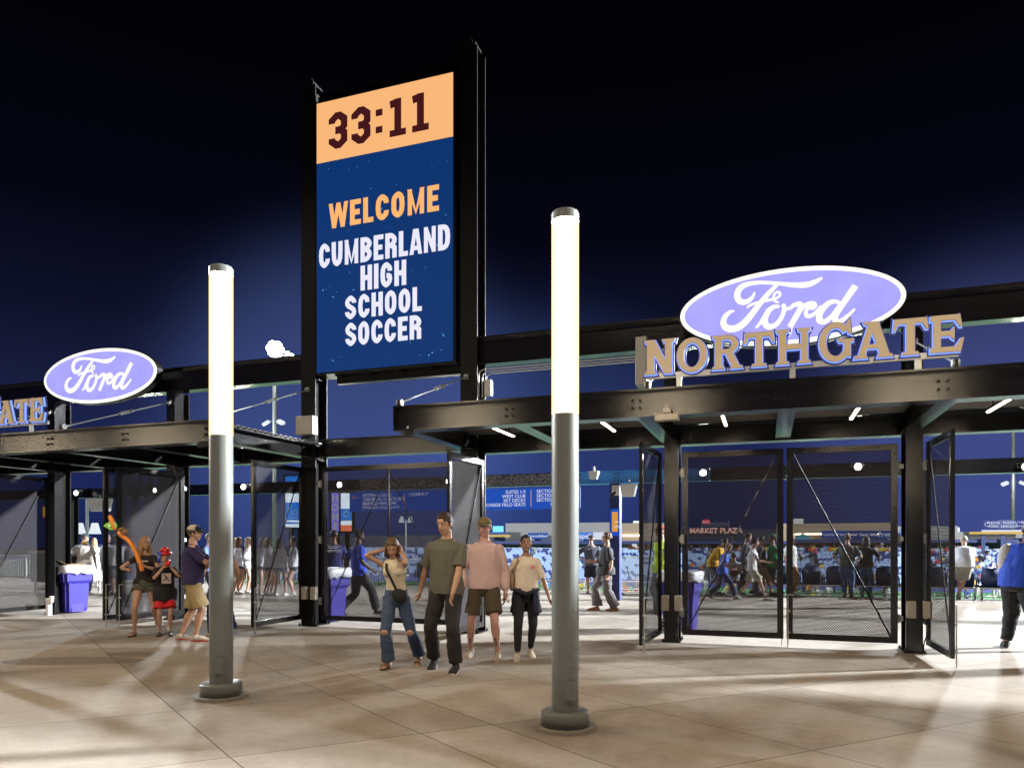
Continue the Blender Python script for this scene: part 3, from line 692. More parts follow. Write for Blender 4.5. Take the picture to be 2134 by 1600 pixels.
# ================================================================== LIGHT POSTS
def light_post(x, y, label, pw):
    root = empty('light_post', (x, y, 0), 0, label, 'lamp post', 'tall lit tube lamps on the plaza')
    g_ = MB(); g_.tube([(0, 0, .001), (0, 0, .028)], [.255, .245], 40); g_.build('grout_pad', mat('grout', (.22, .20, .17), .9, 0, 20, .3, .6, 40), root)
    m = MB(); m.tube([(0, 0, .029), (0, 0, .135), (0, 0, .145)], [.195, .195, .185], 48); m.build('base_collar', M['post'], root, True)
    for p_ in root.children[-1].data.polygons:
        if abs(p_.normal.z) > .9: p_.use_smooth = False
    m = MB(); m.tube([(0, 0, .146), (0, 0, 2.53)], .110, 48, caps=False); m.build('pole', M['post'], root, True)
    m = MB(); m.box(.015, .095, -.125, -.090, .25, .40, .006); m.tube([(.055, -.1245, .33), (.055, -.1285, .33)], .006, 8)
    o = m.build('access_cover', M['post'], root); o.rotation_euler = (0, 0, R(6))
    m = MB(); m.tube([(0, 0, 2.531), (0, 0, 4.09)], .1105, 48, caps=False); m.build('opal_tube', M['opal'], root, True)
    m = MB(); m.tube([(0, 0, 4.091), (0, 0, 4.15), (0, 0, 4.165)], [.113, .113, .105], 48); m.build('cap', M['post'], root, False)
    for z_ in (2.75, 3.15, 3.55, 3.95): lamp('tube_light', 'POINT', (x, y, z_), POSTW, (1.0, .80, .54), .09)
    return root
POSTW = 62
light_post(-1.546, 5.69, 'nearer lit tube lamp post, right of the couples walking out', 1)
light_post(-5.00, 5.71, 'lit tube lamp post standing left of the tall screen', 1)
light_post(1.91, 5.69, 'lit tube lamp post just outside the right edge of the photograph', 1)
light_post(-8.46, 5.71, 'lit tube lamp post just outside the left edge of the photograph', 1)
light_post(-12.0, 5.72, 'lit tube lamp post far outside the left edge of the photograph', 1)
light_post(-15.4, 5.73, 'farthest lit tube lamp post outside the left edge of the photograph', 1)
light_post(5.36, 5.68, 'lit tube lamp post far outside the right edge of the photograph', 1)

# ================================================================== INNER FRAME (second row of steel) with spotlights and hanging signs
YB = 18.8
blue_lit_steel = mat('blue_light_tint', (.06, .34, .90), .4, 0, 9, .25, .2, 60)  # blue light falling on this beam is put into its base colour
inner = empty('inner_steel_frame', (-6, YB, 0), 0, 'black steel beam line behind the gates, lit blue right of the nearer lamp post', 'steel frame')
io = (6, -YB, 0)
ibeam(MB(), 'x', -34, -4.71, YB, 3.03, 3.36, .25).build('beam', M['steel'], inner, loc=io)
ibeam(MB(), 'x', -1.35, 16, YB, 3.03, 3.36, .25).build('beam', M['steel'], inner, loc=io)
ibeam(MB(), 'x', -4.69, -1.37, YB, 3.03, 3.36, .25).build('blue_lit_beam', blue_lit_steel, inner, loc=io)
bb = MB()
for xx in (-3.72, -3.02): bolts(bb, xx, 3.195, YB-.012, 2, 3, .1)
bb.build('bolt_group', M['steelflat'], inner, loc=io)
for xx in (-31, -22.9, -16.6, 3.3, 9.9):
    m = MB(); m.box(xx-.15, xx+.15, YB-.15, YB-.13, 0, 3.029); m.box(xx-.15, xx+.15, YB+.13, YB+.15, 0, 3.029); m.box(xx-.01, xx+.01, YB-.1295, YB+.1295, 0, 3.029)
    m.build('column', M['steel'], inner, loc=io)
bcx = atY(1283, 1240, YB).x
m = MB(); m.box(bcx-.13, bcx+.13, YB-.15, YB+.15, 0, 3.029); m.box(bcx-.12, bcx+.12, YB-.16, YB-.1505, 2.3, 2.9); m.build('blue_column', mat('blue_paint', (.012, .025, .15), .45, 0, 5, .15), inner, loc=io)
# column number plate
pl = empty('section_plate', (bcx+.02, YB-.18, 2.03), 0, 'slim orange and blue plate on the blue column', 'sign')
m = MB(); m.box(-.12, .12, -.02, .015, -.36, .34); m.build('plate', M['signblue'], pl)
m = MB(); m.box(-.075, .075, -.024, -.0205, -.25, .26); m.build('orange_panel', M['signorange'], pl)
text('1 E', .17, (0, -.026, -.06), M['signwhite'], pl, 'lettering', rot=(R(90), R(90), 0))
# scribbled mural band on the beam
def mural_mat():
    m, nt, b = _mat('scribble_band'); N = nt.nodes.new; L = nt.links.new
    t = N('ShaderNodeTexCoord'); mp = N('ShaderNodeMapping'); mp.inputs['Scale'].default_value = (7, 1, 9); mp.inputs['Rotation'].default_value = (0, .5, 0)
    v = N('ShaderNodeTexNoise'); v.inputs['Scale'].default_value = 2.2; v.inputs['Detail'].default_value = 6; v.inputs['Distortion'].default_value = 2.2
    L(t.outputs['Object'], mp.inputs[0]); L(mp.outputs[0], v.inputs['Vector'])
    a = N('ShaderNodeMath'); a.operation = 'SUBTRACT'; L(v.outputs['Fac'], a.inputs[0]); a.inputs[1].default_value = .5
    c = N('ShaderNodeMath'); c.operation = 'ABSOLUTE'; L(a.outputs[0], c.inputs[0])
    d = N('ShaderNodeMath'); d.operation = 'LESS_THAN'; L(c.outputs[0], d.inputs[0]); d.inputs[1].default_value = .03
    mx = N('ShaderNodeMix'); mx.data_type = 'RGBA'; mx.inputs['A'].default_value = (.012, .012, .016, 1); mx.inputs['B'].default_value = (.6, .6, .65, 1)
    L(d.outputs[0], mx.inputs['Factor']); L(mx.outputs['Result'], b.inputs['Base Color']); b.inputs['Roughness'].default_value = .6
    return m
m = MB(); m.box(-11.3, -4.75, YB-.150, YB-.1265, 3.05, 3.34); m.build('scribbled_band', mural_mat(), inner, loc=io)

# hanging direction sign
hs = empty('direction_sign', (-8.0, YB-.2, 2.4), 0, 'long blue hanging sign listing sections, suites and seats', 'sign')
m = MB(); m.box(-3.6, 3.36, -.03, .03, 0, .56); m.build('panel', M['signblue'], hs)
def T8(px): return atY(px, 1040, YB-.2).x+8.0
for ln, s_ in enumerate(('SECTIONS 118-132', 'CORNER FLAG SECTIONS', 'MIDFIELD PAVILIONS', 'RIVERSIDE FIELD SEATS')):
    text(s_, .118, (T8(757), -.034, .425-ln*.115), M['signwhite'], hs, align='LEFT', bold=.006)
text('LOGES 7-12', .118, (T8(854), -.034, .425), M['signwhite'], hs, align='LEFT', bold=.006)
for ln, s_ in enumerate(('SUITES 1-9', 'WEST CLUB', 'SKY DECKS', 'BENCHSIDE FIELD SEATS')):
    text(s_, .125, (T8(1096), -.034, .425-ln*.115), M['signwhite'], hs, align='RIGHT', bold=.008)
for ln, s_ in enumerate(('SECTIONS 101-109', 'SECTIONS 110-117', 'SECTIONS 133-137', 'LOGES 1-6')):
    text(s_, .125, (T8(1119) if ln < 3 else T8(1148), -.034, .425-ln*.115), M['signwhite'], hs, align='LEFT', bold=.008)
m = MB()
for px in (844, 1107.5): m.box(T8(px)-.008, T8(px)+.008, -.036, -.031, .06, .50)
ribbon(m, [(T8(735), .42), (T8(752), .42)], .014, -.035); ribbon(m, [(T8(741), .48), (T8(735), .42), (T8(741), .36)], .014, -.036)
m.build('orange_marks', M['signorange'], hs)
m = MB()
for q in (-3.3, -1.5, .3, 1.55, 3.2): m.tube([(q, .0, .561), (q, .0, .628)], .008, 6)
m.build('hanger', M['galv'], hs)
# section number box, left
sb = empty('section_sign', (atY(133, 1060, YB).x, YB-.25, 2.55), 0, 'blue hanging box sign with orange face reading 130 131', 'sign')
m = MB(); m.box(-.62, .30, -.1, .1, -.22, .24); m.build('box', mat('sign_box_blue', (.03, .045, .25), .5), sb)
m = MB(); m.box(-.55, .13, -.106, -.1005, -.17, .20); m.build('orange_panel', M['signorange'], sb)
text('130', .2, (-.06, -.109, .035), M['signwhite'], sb, bold=.03); text('131', .2, (-.06, -.109, -.14), M['signwhite'], sb, bold=.03)
m = MB(); m.tube([(0, 0, .241), (0, 0, .478)], .012, 6); m.build('hanger', M['galv'], sb)

# spotlights on the inner beam (real lamps, aimed out at the plaza)
def spotlight(px, py, label):
    p = atY(px, py, YB-.33)
    root = empty('spotlight', (p.x, p.y, p.z), 0, label, 'spotlight', 'bright spotlights on the inner beam')
    aim = Vector((-p.x*.12, -11, -3.4)).normalized(); rot = aim.to_track_quat('-Y', 'Z').to_matrix()
    m = MB(); m.tube([(0, .02, 0), (0, .09, .0), (0, .20, .02), (0, .22, .02)], [.095, .095, .07, .04], 16); m.build('housing', M['black'], root)
    m = MB(); m.ell((0, 0, 0), (.078, .03, .078), seg=16); m.build('lens', M['lens'], root, True)
    m = MB(); m.tube([(-.13, .1, 0), (-.13, .16, .09), (.13, .16, .09), (.13, .1, 0)], .012, 6); m.tube([(0, .16, .09), (0, .20, .10)], .018, 6); m.build('yoke', M['galv'], root)
    lamp('spot_beam', 'SPOT', (p.x, p.y-.06, p.z-.02), SPOTP, (1.0, .93, .80), .07, aim=(p.x*.9, 6.0, 0), spot=125, blend=.8)
SPOTP = 90
for px, py, lb in ((158, 1027, 'spotlight on the inner beam beside the 130 131 sign'), (322, 1022, 'spotlight seen through the gate leaf behind the girl'),
                   (507, 1014, 'spotlight on the inner beam just right of the left lamp post'), (707, 1010, 'spotlight seen through the tower mesh above the lit scoreboard'),
                   (935, 1003, 'spotlight behind the free edge of the gate leaf over the tall man'), (1465, 985, 'left spotlight seen through the closed gate pair'),
                   (1788, 972, 'right spotlight seen through the closed gate pair'), (2139, 972, 'spotlight at the right frame edge')):
    spotlight(px, py, lb)
# wall speaker boxes, camera and floods on the blue column
def flood_box(px, py, Y, w, h, label, rz=0):
    p = atY(px, py, Y); root = empty('floodlight', tuple(p), rz, label, 'floodlight')
    m = MB(); m.bm.verts.ensure_lookup_table()
    q = [(-w/2, h/2), (w/2, h/2), (w*.35, -h/2), (-w*.35, -h/2)]
    m.prism(q, -.12, .12); m.build('housing', M['paintwhite'], root); 
    m = MB(); m.tube([(0, 0, h/2), (0, 0, h/2+.12)], .025, 8); m.build('bracket', M['galv'], root)
    return root
flood_box(1310, 1022, YB-.4, .42, .3, 'white box floodlight right of the blue column')
flood_box(1238, 990, YB-.3, .26, .20, 'small grey box on the blue lit beam right of the lamp post')
cm = empty('security_camera', tuple(atY(1283, 1022, YB-.3)), 0, 'white security camera on top of the blue column', 'camera')
m = MB(); m.box(-.10, .10, -.02, .12, -.12, .14, .02); m.tube([(0, -.02, .0), (0, -.12, -.04)], [.05, .04], 12); m.build('housing', M['paintwhite'], cm)
m = MB(); m.tube([(0, -.1, -.05), (-.08, -.22, -.16)], [.04, .045], 10); m.build('lens_barrel', M['black'], cm)
flood_box(209, 1052, YB-.3, .9, .42, 'large white floodlight above the left passage')

# ================================================================== SMALL FITTINGS ON THE STEEL
def outlet(x, label, z=.62):
    root = empty('outlet_box', (x, YC0-.04, z), 0, label, 'outlet box')
    for q, n in ((-.10, 'cover'), (.09, 'socket')):
        m = MB(); m.box(q-.055, q+.055, -.05, .039, -.12, .11, .015); m.build(n, M['outlet'], root)
    m = MB(); m.tube(crom([(.09, .0, -.12), (.10, .0, -.3), (.06, .02, -.45), (.05, .02, -.6)], 4), .008, 6); m.build('cord', M['rubber'], root)
outlet(-7.73, 'pair of weatherproof outlet boxes low on the left tower column', .60)
outlet(-1.35, 'pair of weatherproof outlet boxes low on the column left of the closed gates', .60)
outlet(1.93, 'pair of weatherproof outlet boxes low on the column right of the closed gates', .60)
def jbox(px0, py0, px1, py1, Y, dep, m_, label, wires=0, name='junction_box'):
    a, b = atY(px0, py1, Y), atY(px1, py0, Y); c = (a+b)/2; root = empty(name, (c.x, Y, a.z), 0, label, 'electrical box')
    w, h = b.x-a.x, b.z-a.z
    m = MB(); m.box(-w/2, w/2, 0, dep, 0, h, .008); m.build('enclosure', m_, root)
    m = MB(); m.box(-w/2+.02, w/2-.02, -.006, -.0005, .02, h-.02); m.build('door', m_, root)
    if wires:
        m = MB()
        for i in range(wires):
            xx = -w*.3+i*w*.6/(wires-1)
            m.tube(crom([(xx, dep*.5, -.001), (xx*1.05+.02, dep*.5, -.06), (xx*.6+.1, dep*.6, -.12), (.16, dep+.0, -.2)], 4), .007, 5)
        m.build('cable', M['rubber'], root)
jbox(616, 865, 651, 906, 10.86, .16, M['boxgrey'], 'grey junction box with looping cables on the left tower column', 5)
jbox(1009, 790, 1022, 824, 11.2, .12, M['galv'], 'slim steel box with conduits behind the right tower column')
jbox(1324, 700, 1347, 802, 11.0, .3, M['boxgrey'], 'tall grey cabinet behind the first tan letter')
cd = empty('conduit_run', (-4.4, YC0+.1, 4.4), 0, 'bundle of steel conduits bent under the upper beam', 'conduit')
m = MB()
for i in range(3):
    z = -.04-i*.03; y = -.02+i*.04
    m.tube([(-.12+i*.05, y, -.5), (-.12+i*.05, y, z-.1), (-.10+i*.05, y, z-.03), (-.03+i*.05, y, z), (.1, y, z), (2.8, y, z)], .012, 8)
m.build('conduit', M['galv'], cd)
# strip floodlight under the right canopy and small cameras
p = atY(1390, 868, 8.72); fl = empty('floodlight', tuple(p), 0, 'grey floodlight under the front beam above the open leaf', 'floodlight')
m = MB(); m.box(-.14, .14, -.06, .06, -.05, .03, .015); m.box(-.125, .125, -.07, -.0605, -.045, .02)
m.build('housing', M['outlet'], fl); m = MB()
for q in range(7): m.box(-.12+q*.04, -.11+q*.04, -.05, .05, .0305, .045)
m.box(-.045, .045, -.03, .03, .0455, .1); m.tube([(0, 0, .1), (0, 0, .135)], .02, 8); m.build('bracket', M['outlet'], fl)
for px, py, lb in ((848, 900, 'small black camera at the left corner of the right canopy'), (422, 925, 'small camera at the right corner of the left canopy')):
    p = atY(px, py, 8.75); c_ = empty('corner_camera', tuple(p), R(-35), lb, 'camera')
    m = MB(); m.tube([(.0, .02, .08), (0, 0, .02)], .015, 8); m.build('bracket', M['galv'], c_)
    m = MB(); m.tube([(0, .08, .02), (0, -.06, -.02), (0, -.07, -.023)], [.045, .045, .038], 14); m.build('body', M['black'], c_)
# standpipe at far-left column, tumbler, scoreboard etc
sp_ = empty('pipe_fitting', (-13.98, YC0-.14, 0), 0, 'white drain pipe fitting at the foot of the far left column', 'pipe')
m = MB(); m.tube([(0, 0, .001), (0, 0, .30)], .055, 14); m.tube([(0, 0, .22), (.1, -.02, .30), (.1, -.02, .40)], .04, 12); m.tube([(0, 0, .30), (0, 0, .35)], .07, 14)
m.build('pipe', M['paintwhite'], sp_)
tb = empty('tumbler', (*gnd(1902, 1359)[:2], 0), 0, 'dark green lidded tumbler standing at the column foot', 'tumbler')
m = MB(); m.tube([(0, 0, .001), (0, 0, .16), (0, 0, .19)], [.036, .048, .048], 20); m.build('cup', mat('green_cup', (.012, .07, .04), .35), tb, True)
m = MB(); m.tube([(0, 0, .191), (0, 0, .205), (0, 0, .212)], [.052, .052, .03], 20); m.tube([(.01, 0, .212), (.02, 0, .235)], .006, 6); m.build('lid', mat('lid_green', (.01, .05, .03), .3), tb)

# ================================================================== WHEELED BINS
def wheeled_bin(x, y, rz, label, lid=True, cardboard=False):
    root = empty('wheeled_bin', (x, y, 0), rz, label, 'bin', 'blue wheeled bins')
    m = MB()
    def rr(w, d, z, y0=0): return [(sx*w, y0+sy*d, z) for sx, sy in ((-1, -1), (1, -1), (1, 1), (-1, 1))]
    lv = [(.21, .23, .03, 0), (.22, .245, .10, 0), (.24, .27, .62, 0), (.285, .30, .68, 0), (.30, .31, .96, 0), (.315, .325, .985, 0)]
    rings = [[m.bm.verts.new(p_) for p_ in rr(*q)] for q in lv]
    for a, b in zip(rings, rings[1:]):
        for k in range(4): m.bm.faces.new((a[k], a[(k+1) % 4], b[(k+1) % 4], b[k]))
    m.bm.faces.new(rings[0][::-1]); bmesh.ops.bevel(m.bm, geom=[e for e in m.bm.edges if abs(e.verts[0].co.z-e.verts[1].co.z) > .02], offset=.05, segments=4, affect='EDGES')
    m.box(-.12, .12, -.25, -.12, .03, .20)
    m.build('body', M['bin'], root, False)
    m = MB(); m.box(-.09, .09, -.322, -.318, .84, .89, .001); m.build('emblem_plate', mat('emblem_purple', (.03, .025, .16), .5), root)
    for sx in (-1, 1):
        w_ = MB(); w_.tube([(sx*.245, -.19+.33, .13), (sx*.30, -.19+.33, .13)], .125, 24); wo = w_.build('wheel', M['rubber'], root)
        h_ = MB(); h_.tube([(sx*.301, .14, .13), (sx*.306, .14, .13)], .032, 16)
        for k in range(6):
            a = k*math.pi/3; c, s_ = math.cos(a), math.sin(a)
            h_.tube([(sx*.303, .14+c*.03, .13+s_*.03), (sx*.303, .14+c*.092, .13+s_*.092)], [.014, .02], 6)
        n = 28; pts = [(sx*.303, .14+.095*math.cos(2*math.pi*k/n), .13+.095*math.sin(2*math.pi*k/n)) for k in range(n+1)]; h_.tube(pts, .009, 6, caps=False)
        h_.build('hub', M['boxgrey'], wo)
    # liner folded over the rim
    b = MB(); n = 40; rings = []
    rb = random.Random(int(x*100))
    for j, (off_, z) in enumerate(((-.05, .93), (-.02, 1.0), (.012, 1.015), (.03, .98), (.032, .90), (.030, .84))):
        ring = []
        for k in range(n):
            a = 2*math.pi*k/n; cx_, sy_ = math.cos(a), math.sin(a); e = 5
            sc_ = 1/((abs(cx_)**e+abs(sy_)**e)**(1/e)); j_ = rb.uniform(-.012, .012)*(j > 2)
            ring.append(b.bm.verts.new((cx_*sc_*(.305+off_+j_), sy_*sc_*(.315+off_+j_), z+(rb.uniform(-.03, .03) if j == 5 else rb.uniform(-.008, .008)))))
        rings.append(ring)
    for A, B_ in zip(rings, rings[1:]):
        for k in range(n): b.bm.faces.new((A[k], A[(k+1) % n], B_[(k+1) % n], B_[k]))
    o = b.build('bin_liner', M['binbag'], root, True); md = o.modifiers.new('s', 'SOLIDIFY'); md.thickness = .004
    if lid:
        l = MB(); pts = []
        l.box(-.30, .30, .36, .385, .28, .93, .02); l.tube([(-.2, .345, .95), (.2, .345, .95)], .015, 8); l.build('lid', M['rubber'], root)
    if cardboard:
        c = MB(); c.box(-.2, .16, -.2, .15, .86, 1.04); co = c.build('cardboard_box', M['cardboard'], root)
        for s_ in (-1, 1):
            f_ = MB(); f_.face([(s_*.18-.02, -.2, 1.041), (s_*.18-.02, .15, 1.041), (s_*.32-.02, .12, 1.12), (s_*.32-.02, -.17, 1.12)]); fo = f_.build('flap', M['cardboard'], co); md = fo.modifiers.new('s', 'SOLIDIFY'); md.thickness = .005
    return root
p = gnd(150, 1276); wheeled_bin(p.x-.05, p.y+.05, R(75), 'blue wheeled bin with a white liner and folded cardboard on the far left', True, True)
p = gnd(683, 1296); wheeled_bin(p.x-.1, p.y+.2, R(75), 'blue wheeled bin behind the tower mesh, in front of the guest services worker')
p = gnd(1432, 1318); wheeled_bin(p.x-.14, p.y+.25, R(80), 'blue wheeled bin behind the hinge side of the closed gates')

# ================================================================== TERRACE EDGE: rail, ledge, high backed chairs
YR = 22.2
for k, (x0, x1) in enumerate(((-34, -21), (-20.9, -10.6), (-10.5, -2.2), (-.3, 5.2), (5.3, 14))):
    rl = empty('picket_railing', ((x0+x1)/2, YR, 0), 0, ('picket railing at the far left end of the terrace', 'picket railing on the terrace edge behind the girls in white', 'picket railing on the terrace edge behind the walking group', 'picket railing below the chairs behind the closed gates', 'picket railing below the chairs at the right edge')[k], 'railing', 'terrace edge railings')
    w = (x1-x0)/2; m = MB(); m.box(-w, w, -.02, .02, .06, .09); m.box(-w, w, -.09, .09, .27 if k > 1 else .92, .31 if k > 1 else .96)
    m.build('rail', M['paintwhite'], rl)
    m = MB(); n = int(2*w/.13)
    for i in range(n+1): xx = -w+.01+i*(2*w-.02)/n; m.box(xx-.007, xx+.007, -.007, .007, .0905, .2695 if k > 1 else .9195)
    m.build('picket', M['galv'], rl)
    m = MB(); n = max(1, int(2*w/2))
    for i in range(n+1): xx = -w+.03+i*(2*w-.06)/n; m.box(xx-.025, xx+.025, -.0245, .0245, .001, .2695 if k > 1 else .9195)
    m.build('post', M['galv'], rl)
def chair_proto():
    root = empty('high_back_chair', (0, 0, 0), 0, 'dark blue padded terrace chair', 'chair', 'dark padded chairs along the terrace edge')
    m = MB()
    prof = [(-.20, 0), (.20, 0), (.235, .08), (.245, .42), (.20, .50), (.10, .525), (-.10, .525), (-.20, .50), (-.245, .42), (-.235, .08)]
    m.prism(prof, -.03, .03); bmesh.ops.bevel(m.bm, geom=m.bm.edges[:], offset=.012, segments=2, affect='EDGES')
    o = m.build('backrest', chair_m, root, True); o.location = (0, 0, .32); o.rotation_euler = (R(6), 0, 0)
    m = MB(); m.box(-.24, .24, .03, .5, .30, .38, .02); m.build('seat', chair_m, root)
    for s_ in (-1, 1):
        m = MB(); m.tube([(s_*.29, -.02, .315), (s_*.29, -.02, .52), (s_*.29, .10, .58), (s_*.29, .35, .58)], .022, 8); m.build('armrest', M['rubber'], root)
        m = MB(); m.box(s_*.28-.02, s_*.28+.02, -.05, .1, .312, .36); m.build('leg', M['rubber'], root)
    return root
chair_m = mat('navy_vinyl', (.012, .028, .10), .4, 0, 5, .1)
cp = chair_proto()
chs = [(1190, 'navy chair with the long haired spectator, right of the lamp post')]
xs0 = atY(1690, 1200, YR+.25).x
names = {0: 'first full navy chair from the left seen through the right leaf of the closed pair', 1: 'second navy chair seen through the closed pair, left of the leaning man', 2: 'navy chair half hidden behind the leaning man', 3: 'navy chair half hidden behind the woman in black', 4: 'navy chair beside the right frame of the closed pair',
         5: 'navy chair behind the right column', 6: 'navy chair in front of the man leaning in white', 7: 'navy chair just right of the leaning man in white', 8: 'navy chair left of the man in the blue polo', 9: 'navy chair behind the man in the blue polo',
         -1: 'navy chair behind the centre stiles of the closed pair', -2: 'navy chair behind the walking boy in the white tee', -3: 'navy chair under the seated person with the brown pack', -4: 'navy chair behind the boy in blue'}
sp0 = atY(1740, 1200, YR+.25).x-atY(1690, 1200, YR+.25).x
first = True
def put_chair(x, lb):
    global first
    o = cp if first else copy_tree(cp); first = False
    o.location = (x, YR+.12, 0); o['label'] = lb
for k, lb in names.items(): put_chair(xs0+k*sp0, lb)
put_chair(atY(1185, 1200, YR+.25).x, 'navy chair under the long haired spectator right of the lamp post')
for k, px in enumerate((830, 885, 940)): put_chair(atY(px, 1200, YR+.25).x, ('navy chair seen through the tower mesh right of the bent woman', 'navy chair seen through the tower mesh left of the tall man', 'navy chair hidden mostly by the tall man')[k])
# steel crowd barrier beyond the blue column
cb_ = empty('crowd_barrier', tuple(gnd(1322, 1236)), R(35), 'grey steel crowd barriers stacked beyond the blue column', 'barrier')
m = MB()
for r_ in range(3):
    yy = r_*.09
    m.tube([(-.75, yy, .12), (-.75, yy, 1.08), (.75, yy, 1.08), (.75, yy, .12), (-.75, yy, .12)], .019, 8)
    for i in range(11): m.tube([(-.62+i*.125, yy, .13), (-.62+i*.125, yy, 1.07)], .008, 6)
m.build('frame', M['galv'], cb_)
m = MB(); m.box(-.6, -.4, -.2, .4, .001, .03); m.box(.4, .6, -.2, .4, .001, .03); m.build('foot_plate', M['galv'], cb_)
# low banner and grill at far left
bn = empty('rail_banner', tuple(gnd(220, 1213, 0)*1.0), R(20), 'blue banner on the far rail with white letters IS', 'banner')
m = MB(); m.box(-1.1, 1.1, -.01, .01, .1, 1.45); m.build('cloth', mat('banner_blue', (.09, .13, .42), .8), bn)
text('IS', .6, (-.15, -.013, .75), M['paintwhite'], bn, bold=.04)
m = MB(); m.ell((.2, -.02, .45), (.22, .012, .16)); m.build('yellow_shape', mat('banner_yellow', (.8, .5, .06), .7), bn)
gr = empty('food_warmer', (*gnd(150, 1236)[:2], 0), R(18), 'grey steel food warmer cabinet behind the blue bin', 'cabinet')
m = MB(); m.box(-1.0, .75, -.35, .35, .35, 1.2, .02); m.build('cabinet', M['galv'], gr)
m = MB(); m.box(-1.05, .8, -.4, .4, 1.201, 1.27, .01); m.build('lid', M['paintwhite'], gr)
for q in (-.05, .42):
    m = MB(); m.box(q-.18, q+.18, -.362, -.351, .75, 1.1); m.tube([(q, -.366, .93), (q, -.372, .93)], .11, 16); m.build('door', M['rubber'], gr)
m = MB()
for q in (-.9, .65):
    for w_ in (-.28, .28): m.tube([(q, w_, .001), (q, w_, .349)], .03, 8)
m.build('leg', M['galv'], gr)

# ================================================================== FAR SIDE OF THE STADIUM
def mast(x, y, z, label, head=True, extra=None):
    root = empty('floodlight_mast', (x, y, -4.2), 0, label, 'light mast', 'stadium floodlight masts'); H = z+4.2
    m = MB(); m.tube([(0, 0, 0), (0, 0, H)], [.42, .30], 16); m.build('pole', M['galv'], root, True)
    d = Vector((-4-x, 30-y, 0)).normalized(); a = math.atan2(d.y, d.x)+math.pi/2
    hd = MB(); hd.box(-1.0, 3.2, -.12, .12, H-.75, H-.6); hd.box(-1.0, 1.0, -.12, .12, H+.4, H+.55)
    o = hd.build('crossarm', M['galv'], root); o.rotation_euler = (0, 0, a)
    lm = MB()
    for i in range(6):
        a_ = i*math.pi/3; lm.ell((.66*math.cos(a_), -.35, H+.1+.66*math.sin(a_)), (.62, .16, .62), seg=20, rings=12)
    lm.ell((0, -.37, H+.1), (.62, .16, .62), seg=20, rings=12)
    for q_ in ((1.75, -.25, .34), (2.4, -.5, .26), (3.0, -.75, .20)): lm.ell((q_[0], -.35, H+q_[1]), (q_[2], .12, q_[2]*.7), seg=12, rings=7)
    o = lm.build('lamp_bank', M['flood'], root); o.rotation_euler = (0, 0, a)
    # low floods half way up
    zz = 1.5+(1130-882)/F*108+4.2 if x < 0 else 1.5+(1130-1003)/F*120+4.2
    for s_ in (-1, 1):
        f = MB(); f.box(-.5, .5, -.35, .35, -.2, .25); o = f.build('side_flood', M['headlamp'], root); o.location = (s_*1.3, -.3, zz); o.rotation_euler = (R(20), s_*R(25), 0)
    f = MB(); f.tube([(-1.3, 0, zz+.3), (1.3, 0, zz+.3)], .06, 6); f.build('side_arm', M['galv'], root)
    return root
mast(MASTS[0][0], MASTS[0][1], MASTS[0][2], 'blazing floodlight mast left of the tall screen')
mast(MASTS[1][0]-.0, MASTS[1][1], MASTS[1][2], 'floodlight mast rising behind the right end of the canopy')
mast(MASTS[2][0], MASTS[2][1], MASTS[2][2], 'floodlight mast on the right, outside the photograph')
mast(MASTS[3][0], MASTS[3][1], MASTS[3][2], 'floodlight mast on the left, outside the photograph')
# slim lamp poles seen through the gates
for px, py_t, py_b, d, lb in ((846, 1083, 1200, 105, 'slim pole with small lamps seen through the tower mesh'), (182, 1040, 1200, 60, 'slim pole with two lamp heads above the man in the white tee')):
    b_ = atD(px, 1150, d); top = atD(px, py_t, d).z
    o = empty('slim_light_pole', (b_.x, b_.y, -4.2), R(20), lb, 'light pole'); m = MB(); m.tube([(0, 0, 0), (0, 0, top+4.2)], .12, 8); m.build('pole', M['galv'], o)
    for z_ in ((top+4.2,) if px > 800 else (atD(px, 1102, d).z+4.2,)):
        for s_ in (-1, 1):
            m = MB(); m.prism([(-.16, .5), (.16, .5), (.42, -.4), (-.42, -.4)], -.2, .2); q = m.build('lamp_head', M['headlamp'], o); q.location = (s_*.62, 0, z_)
# far stand: stepped terraces
YF, XF0, XF1 = 96.0, -75.0, 70.0
st = empty('far_stand', (0, YF, -4.2), 0, 'far stepped stand below the long building', 'grandstand')
m = MB()
for i in range(13): m.box(XF0, XF1, i*1.05+.002*i, 14.2, i*.30+.001, (i+1)*.30)
m.build('terrace', mat('stand_grey', (.22, .23, .27), .8), st)
m = MB(); m.box(XF0, XF1, -.3, -.2, .0, .8); m.build('front_wall', mat('stand_front', (.10, .12, .40), .6), st)
m = MB(); m.box(XF0, XF1, 13.7, 13.75, 3.91, 4.9); m.build('rear_rail', mat('rail_pale', (.35, .40, .5), .6), st)  # rear rail in one even pale blue-grey
# seats: nearest 300 in view as individuals, the rest as one mass
seat_mats = [mat('seat_light', (.42, .56, .85), .5), mat('seat_dark', (.03, .05, .22), .5)]
def seat_mesh(m_):
    m = MB(); m.box(-.22, .22, .0, .42, .38, .43); m.box(-.22, .22, .40, .46, .44, .90); m.box(-.03, .03, .15, .3, .0, .379)
    bmesh.ops.recalc_face_normals(m.bm, faces=m.bm.faces[:]); me = bpy.data.meshes.new('stadium_seat'); m.bm.to_mesh(me); m.bm.free(); me.materials.append(m_); return me
sm = [seat_mesh(q) for q in seat_mats]
def is_dark(i, k): return (math.sin(i*1.7+k*2.3)+math.sin(i*.63-k*1.1)) > 1.05 or (i//3+k) % 7 == 0
cnt = 0; vx, fc, mi = [], [], []
base = seat_mesh(seat_mats[0]); bv = [v.co.copy() for v in base.vertices]; bf = [tuple(p_.vertices) for p_ in base.polygons]; bpy.data.meshes.remove(base)
